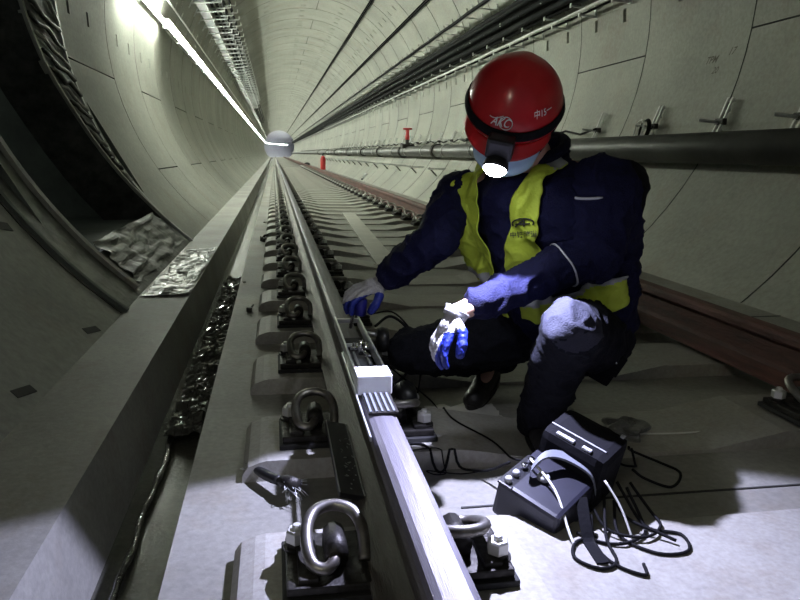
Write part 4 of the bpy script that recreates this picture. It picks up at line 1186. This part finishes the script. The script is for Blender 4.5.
tang = [
 ([(.76, 1.30, -.72), (.80, 1.22, z0), (.86, 1.19, z0), (.84, 1.13, z0), (.77, 1.13, z0), (.72, 1.20, z0+.01), (.74, 1.27, -.75)], 'black cable loop spreading furthest onto the bright slab by the case'),
 ([(.72, 1.28, -.74), (.68, 1.18, z0+.008), (.66, 1.10, z0), (.61, 1.07, z0), (.57, 1.10, z0), (.60, 1.16, z0), (.66, 1.19, z0+.012)], 'black cable loop reaching nearest the camera below the case'),
 ([(.78, 1.29, -.73), (.80, 1.25, -.79), (.78, 1.20, z0+.008), (.72, 1.17, z0+.01), (.66, 1.17, z0+.015), (.62, 1.20, z0+.02)], 'black cable bending left under the case'),
 ([(.80, 1.31, -.73), (.84, 1.28, -.79), (.83, 1.22, z0+.012), (.77, 1.18, z0+.014), (.70, 1.21, -.785), (.68, 1.26, -.75)], 'black cable curl in the middle of the tangle'),
 ([(.74, 1.30, -.72), (.75, 1.24, -.77), (.80, 1.19, z0+.018), (.83, 1.16, z0+.012)], 'short black cable end crossing the tangle'),
 ([(.66, 1.22, -.75), (.64, 1.15, z0+.01), (.65, 1.09, z0+.008), (.70, 1.06, z0), (.72, 1.10, z0)], 'black cable hook beside the nearest loop')]
for pts, l in tang: cabw('tangled_cable', pts, .0036, Mt['cable'], l)
mb = MB(); pts = bez([(.645, 1.24, -.72), (.635, 1.19, -.76), (.63, 1.14, z0), (.625, 1.09, z0)], 6); vs = []; fs = []
for p in pts: p.z = max(p.z, ground(p.x, p.y)+.004)
for p in pts: vs += [p+V((-.013, 0, -.002)), p+V((.013, 0, -.002)), p+V((.013, 0, .002)), p+V((-.013, 0, .002))]
for k in range(len(pts)-1):
    for i in range(4): fs.append([4*k+i, 4*k+(i+1) % 4, 4*k+4+(i+1) % 4, 4*k+4+i])
fs += [[0, 1, 2, 3], [len(vs)-1, len(vs)-2, len(vs)-3, len(vs)-4]]
mb.add(vs, fs, Mt['leather']); tag(mb.build('carry_strap'), 'flat black carrying strap trailing from the case towards the camera', 'strap')
cabw('thin_wire', [(1.0, 1.72, z0), (1.2, 1.70, z0), (1.45, 1.72, z0), (1.75, 1.80, z0)], .0025, Mt['wcable'], 'thin pale wire stretched over the dim slab to the right edge')
sheet('lit_patch', .47, .70, 1.905, 2.03, lambda x, y: SLAB+.001, 14, 8, Mt['board'], 'grey-white patch of lamplight on the slab under the thin lead', 'sheet', .003, 5., seed=3)  # thin pale sheet stands in for a lit patch of slab
# crumpled clear bag
mb = MB(); bm = bmesh.new(); bmesh.ops.create_icosphere(bm, subdivisions=4, radius=.05)
for v in bm.verts:
    n1 = abs(noise.noise(v.co*28)); v.co *= .65+1.1*n1; v.co.x *= 1.25; v.co.z = v.co.z*.7
mb.bm(bm, Mt['film']); o = mb.build('plastic_bag'); o.location = (1.0, 1.70, SLAB+.035); tag(o, 'crumpled clear plastic bag lying behind the black case cover', 'plastic bag')
mb = MB(); bm = bmesh.new(); bmesh.ops.create_icosphere(bm, subdivisions=3, radius=.045)
for v in bm.verts: v.co *= .8+.5*noise.noise(v.co*25); v.co.z *= .8
mb.bm(bm, Mt['leather']); o = mb.build('dark_cloth'); o.location = (.93, 1.66, SLAB+.03); tag(o, 'small dark rag beside the plastic bag behind the case', 'cloth')

# pencil marks on the right wall
root = empty('pencil_marks', (0, 0, 0), 0, 'faint pencil letters on the right wall above the pipe', 'writing')
def on_wall(y0, q0):
    def f(x, y):
        qq = q0+math.degrees(y/R); X_, Z_ = cyl(qq, R-.004); return V((X_, y0-x, Z_))
    return f
lettering('TPM', .085, Mt['pencil'], 'letters', on_wall(5.45, -10.0), root, .4)
lettering('17', .085, Mt['pencil'], 'letters', on_wall(5.20, -9.2), root, .4)
lettering('20', .075, Mt['pencil'], 'letters', on_wall(5.36, -12.0), root, .4)

# headlamp beam
ld = bpy.data.lights.new('headlamp_beam', 'SPOT'); lo_ = bpy.data.objects.new('headlamp_beam', ld); C.objects.link(lo_)
ld.energy = 40; ld.color = (.64, .66, 1.0); ld.spot_size = math.radians(130); ld.spot_blend = .12; ld.shadow_soft_size = .008
lpos = lc+LD*.030; lo_.location = lpos
aim = V((.42, .62, -.81))-lpos
lo_.rotation_euler = aim.to_track_quat('-Z', 'Y').to_euler()

# ------------------------------------------------------------------ camera, world, look
cam = bpy.data.cameras.new('camera'); co = bpy.data.objects.new('camera', cam); C.objects.link(co)
cam.sensor_width = 36; cam.lens = 36*670.4/800; cam.clip_start = .02; cam.clip_end = 400
r_ = V((.98332581, -.18056818, .02157487)); u_ = V((.01723904, .21066288, .97740676)); w_ = V((.18103358, .96073737, -.21026307))
co.matrix_world = M(((r_.x, u_.x, -w_.x, 0), (r_.y, u_.y, -w_.y, 0), (r_.z, u_.z, -w_.z, 0), (0, 0, 0, 1)))
SC.camera = co
wd = bpy.data.worlds.new('world'); SC.world = wd; wd.use_nodes = True
wd.node_tree.nodes['Background'].inputs[0].default_value = (.8, .9, 1, 1); wd.node_tree.nodes['Background'].inputs[1].default_value = .03
SC.view_settings.view_transform = 'Standard'; SC.view_settings.look = 'None'; SC.view_settings.gamma = 1; SC.view_settings.use_curve_mapping = False
SC.view_settings.exposure = 1.5
SC.cycles.max_bounces = 8; SC.cycles.diffuse_bounces = 5
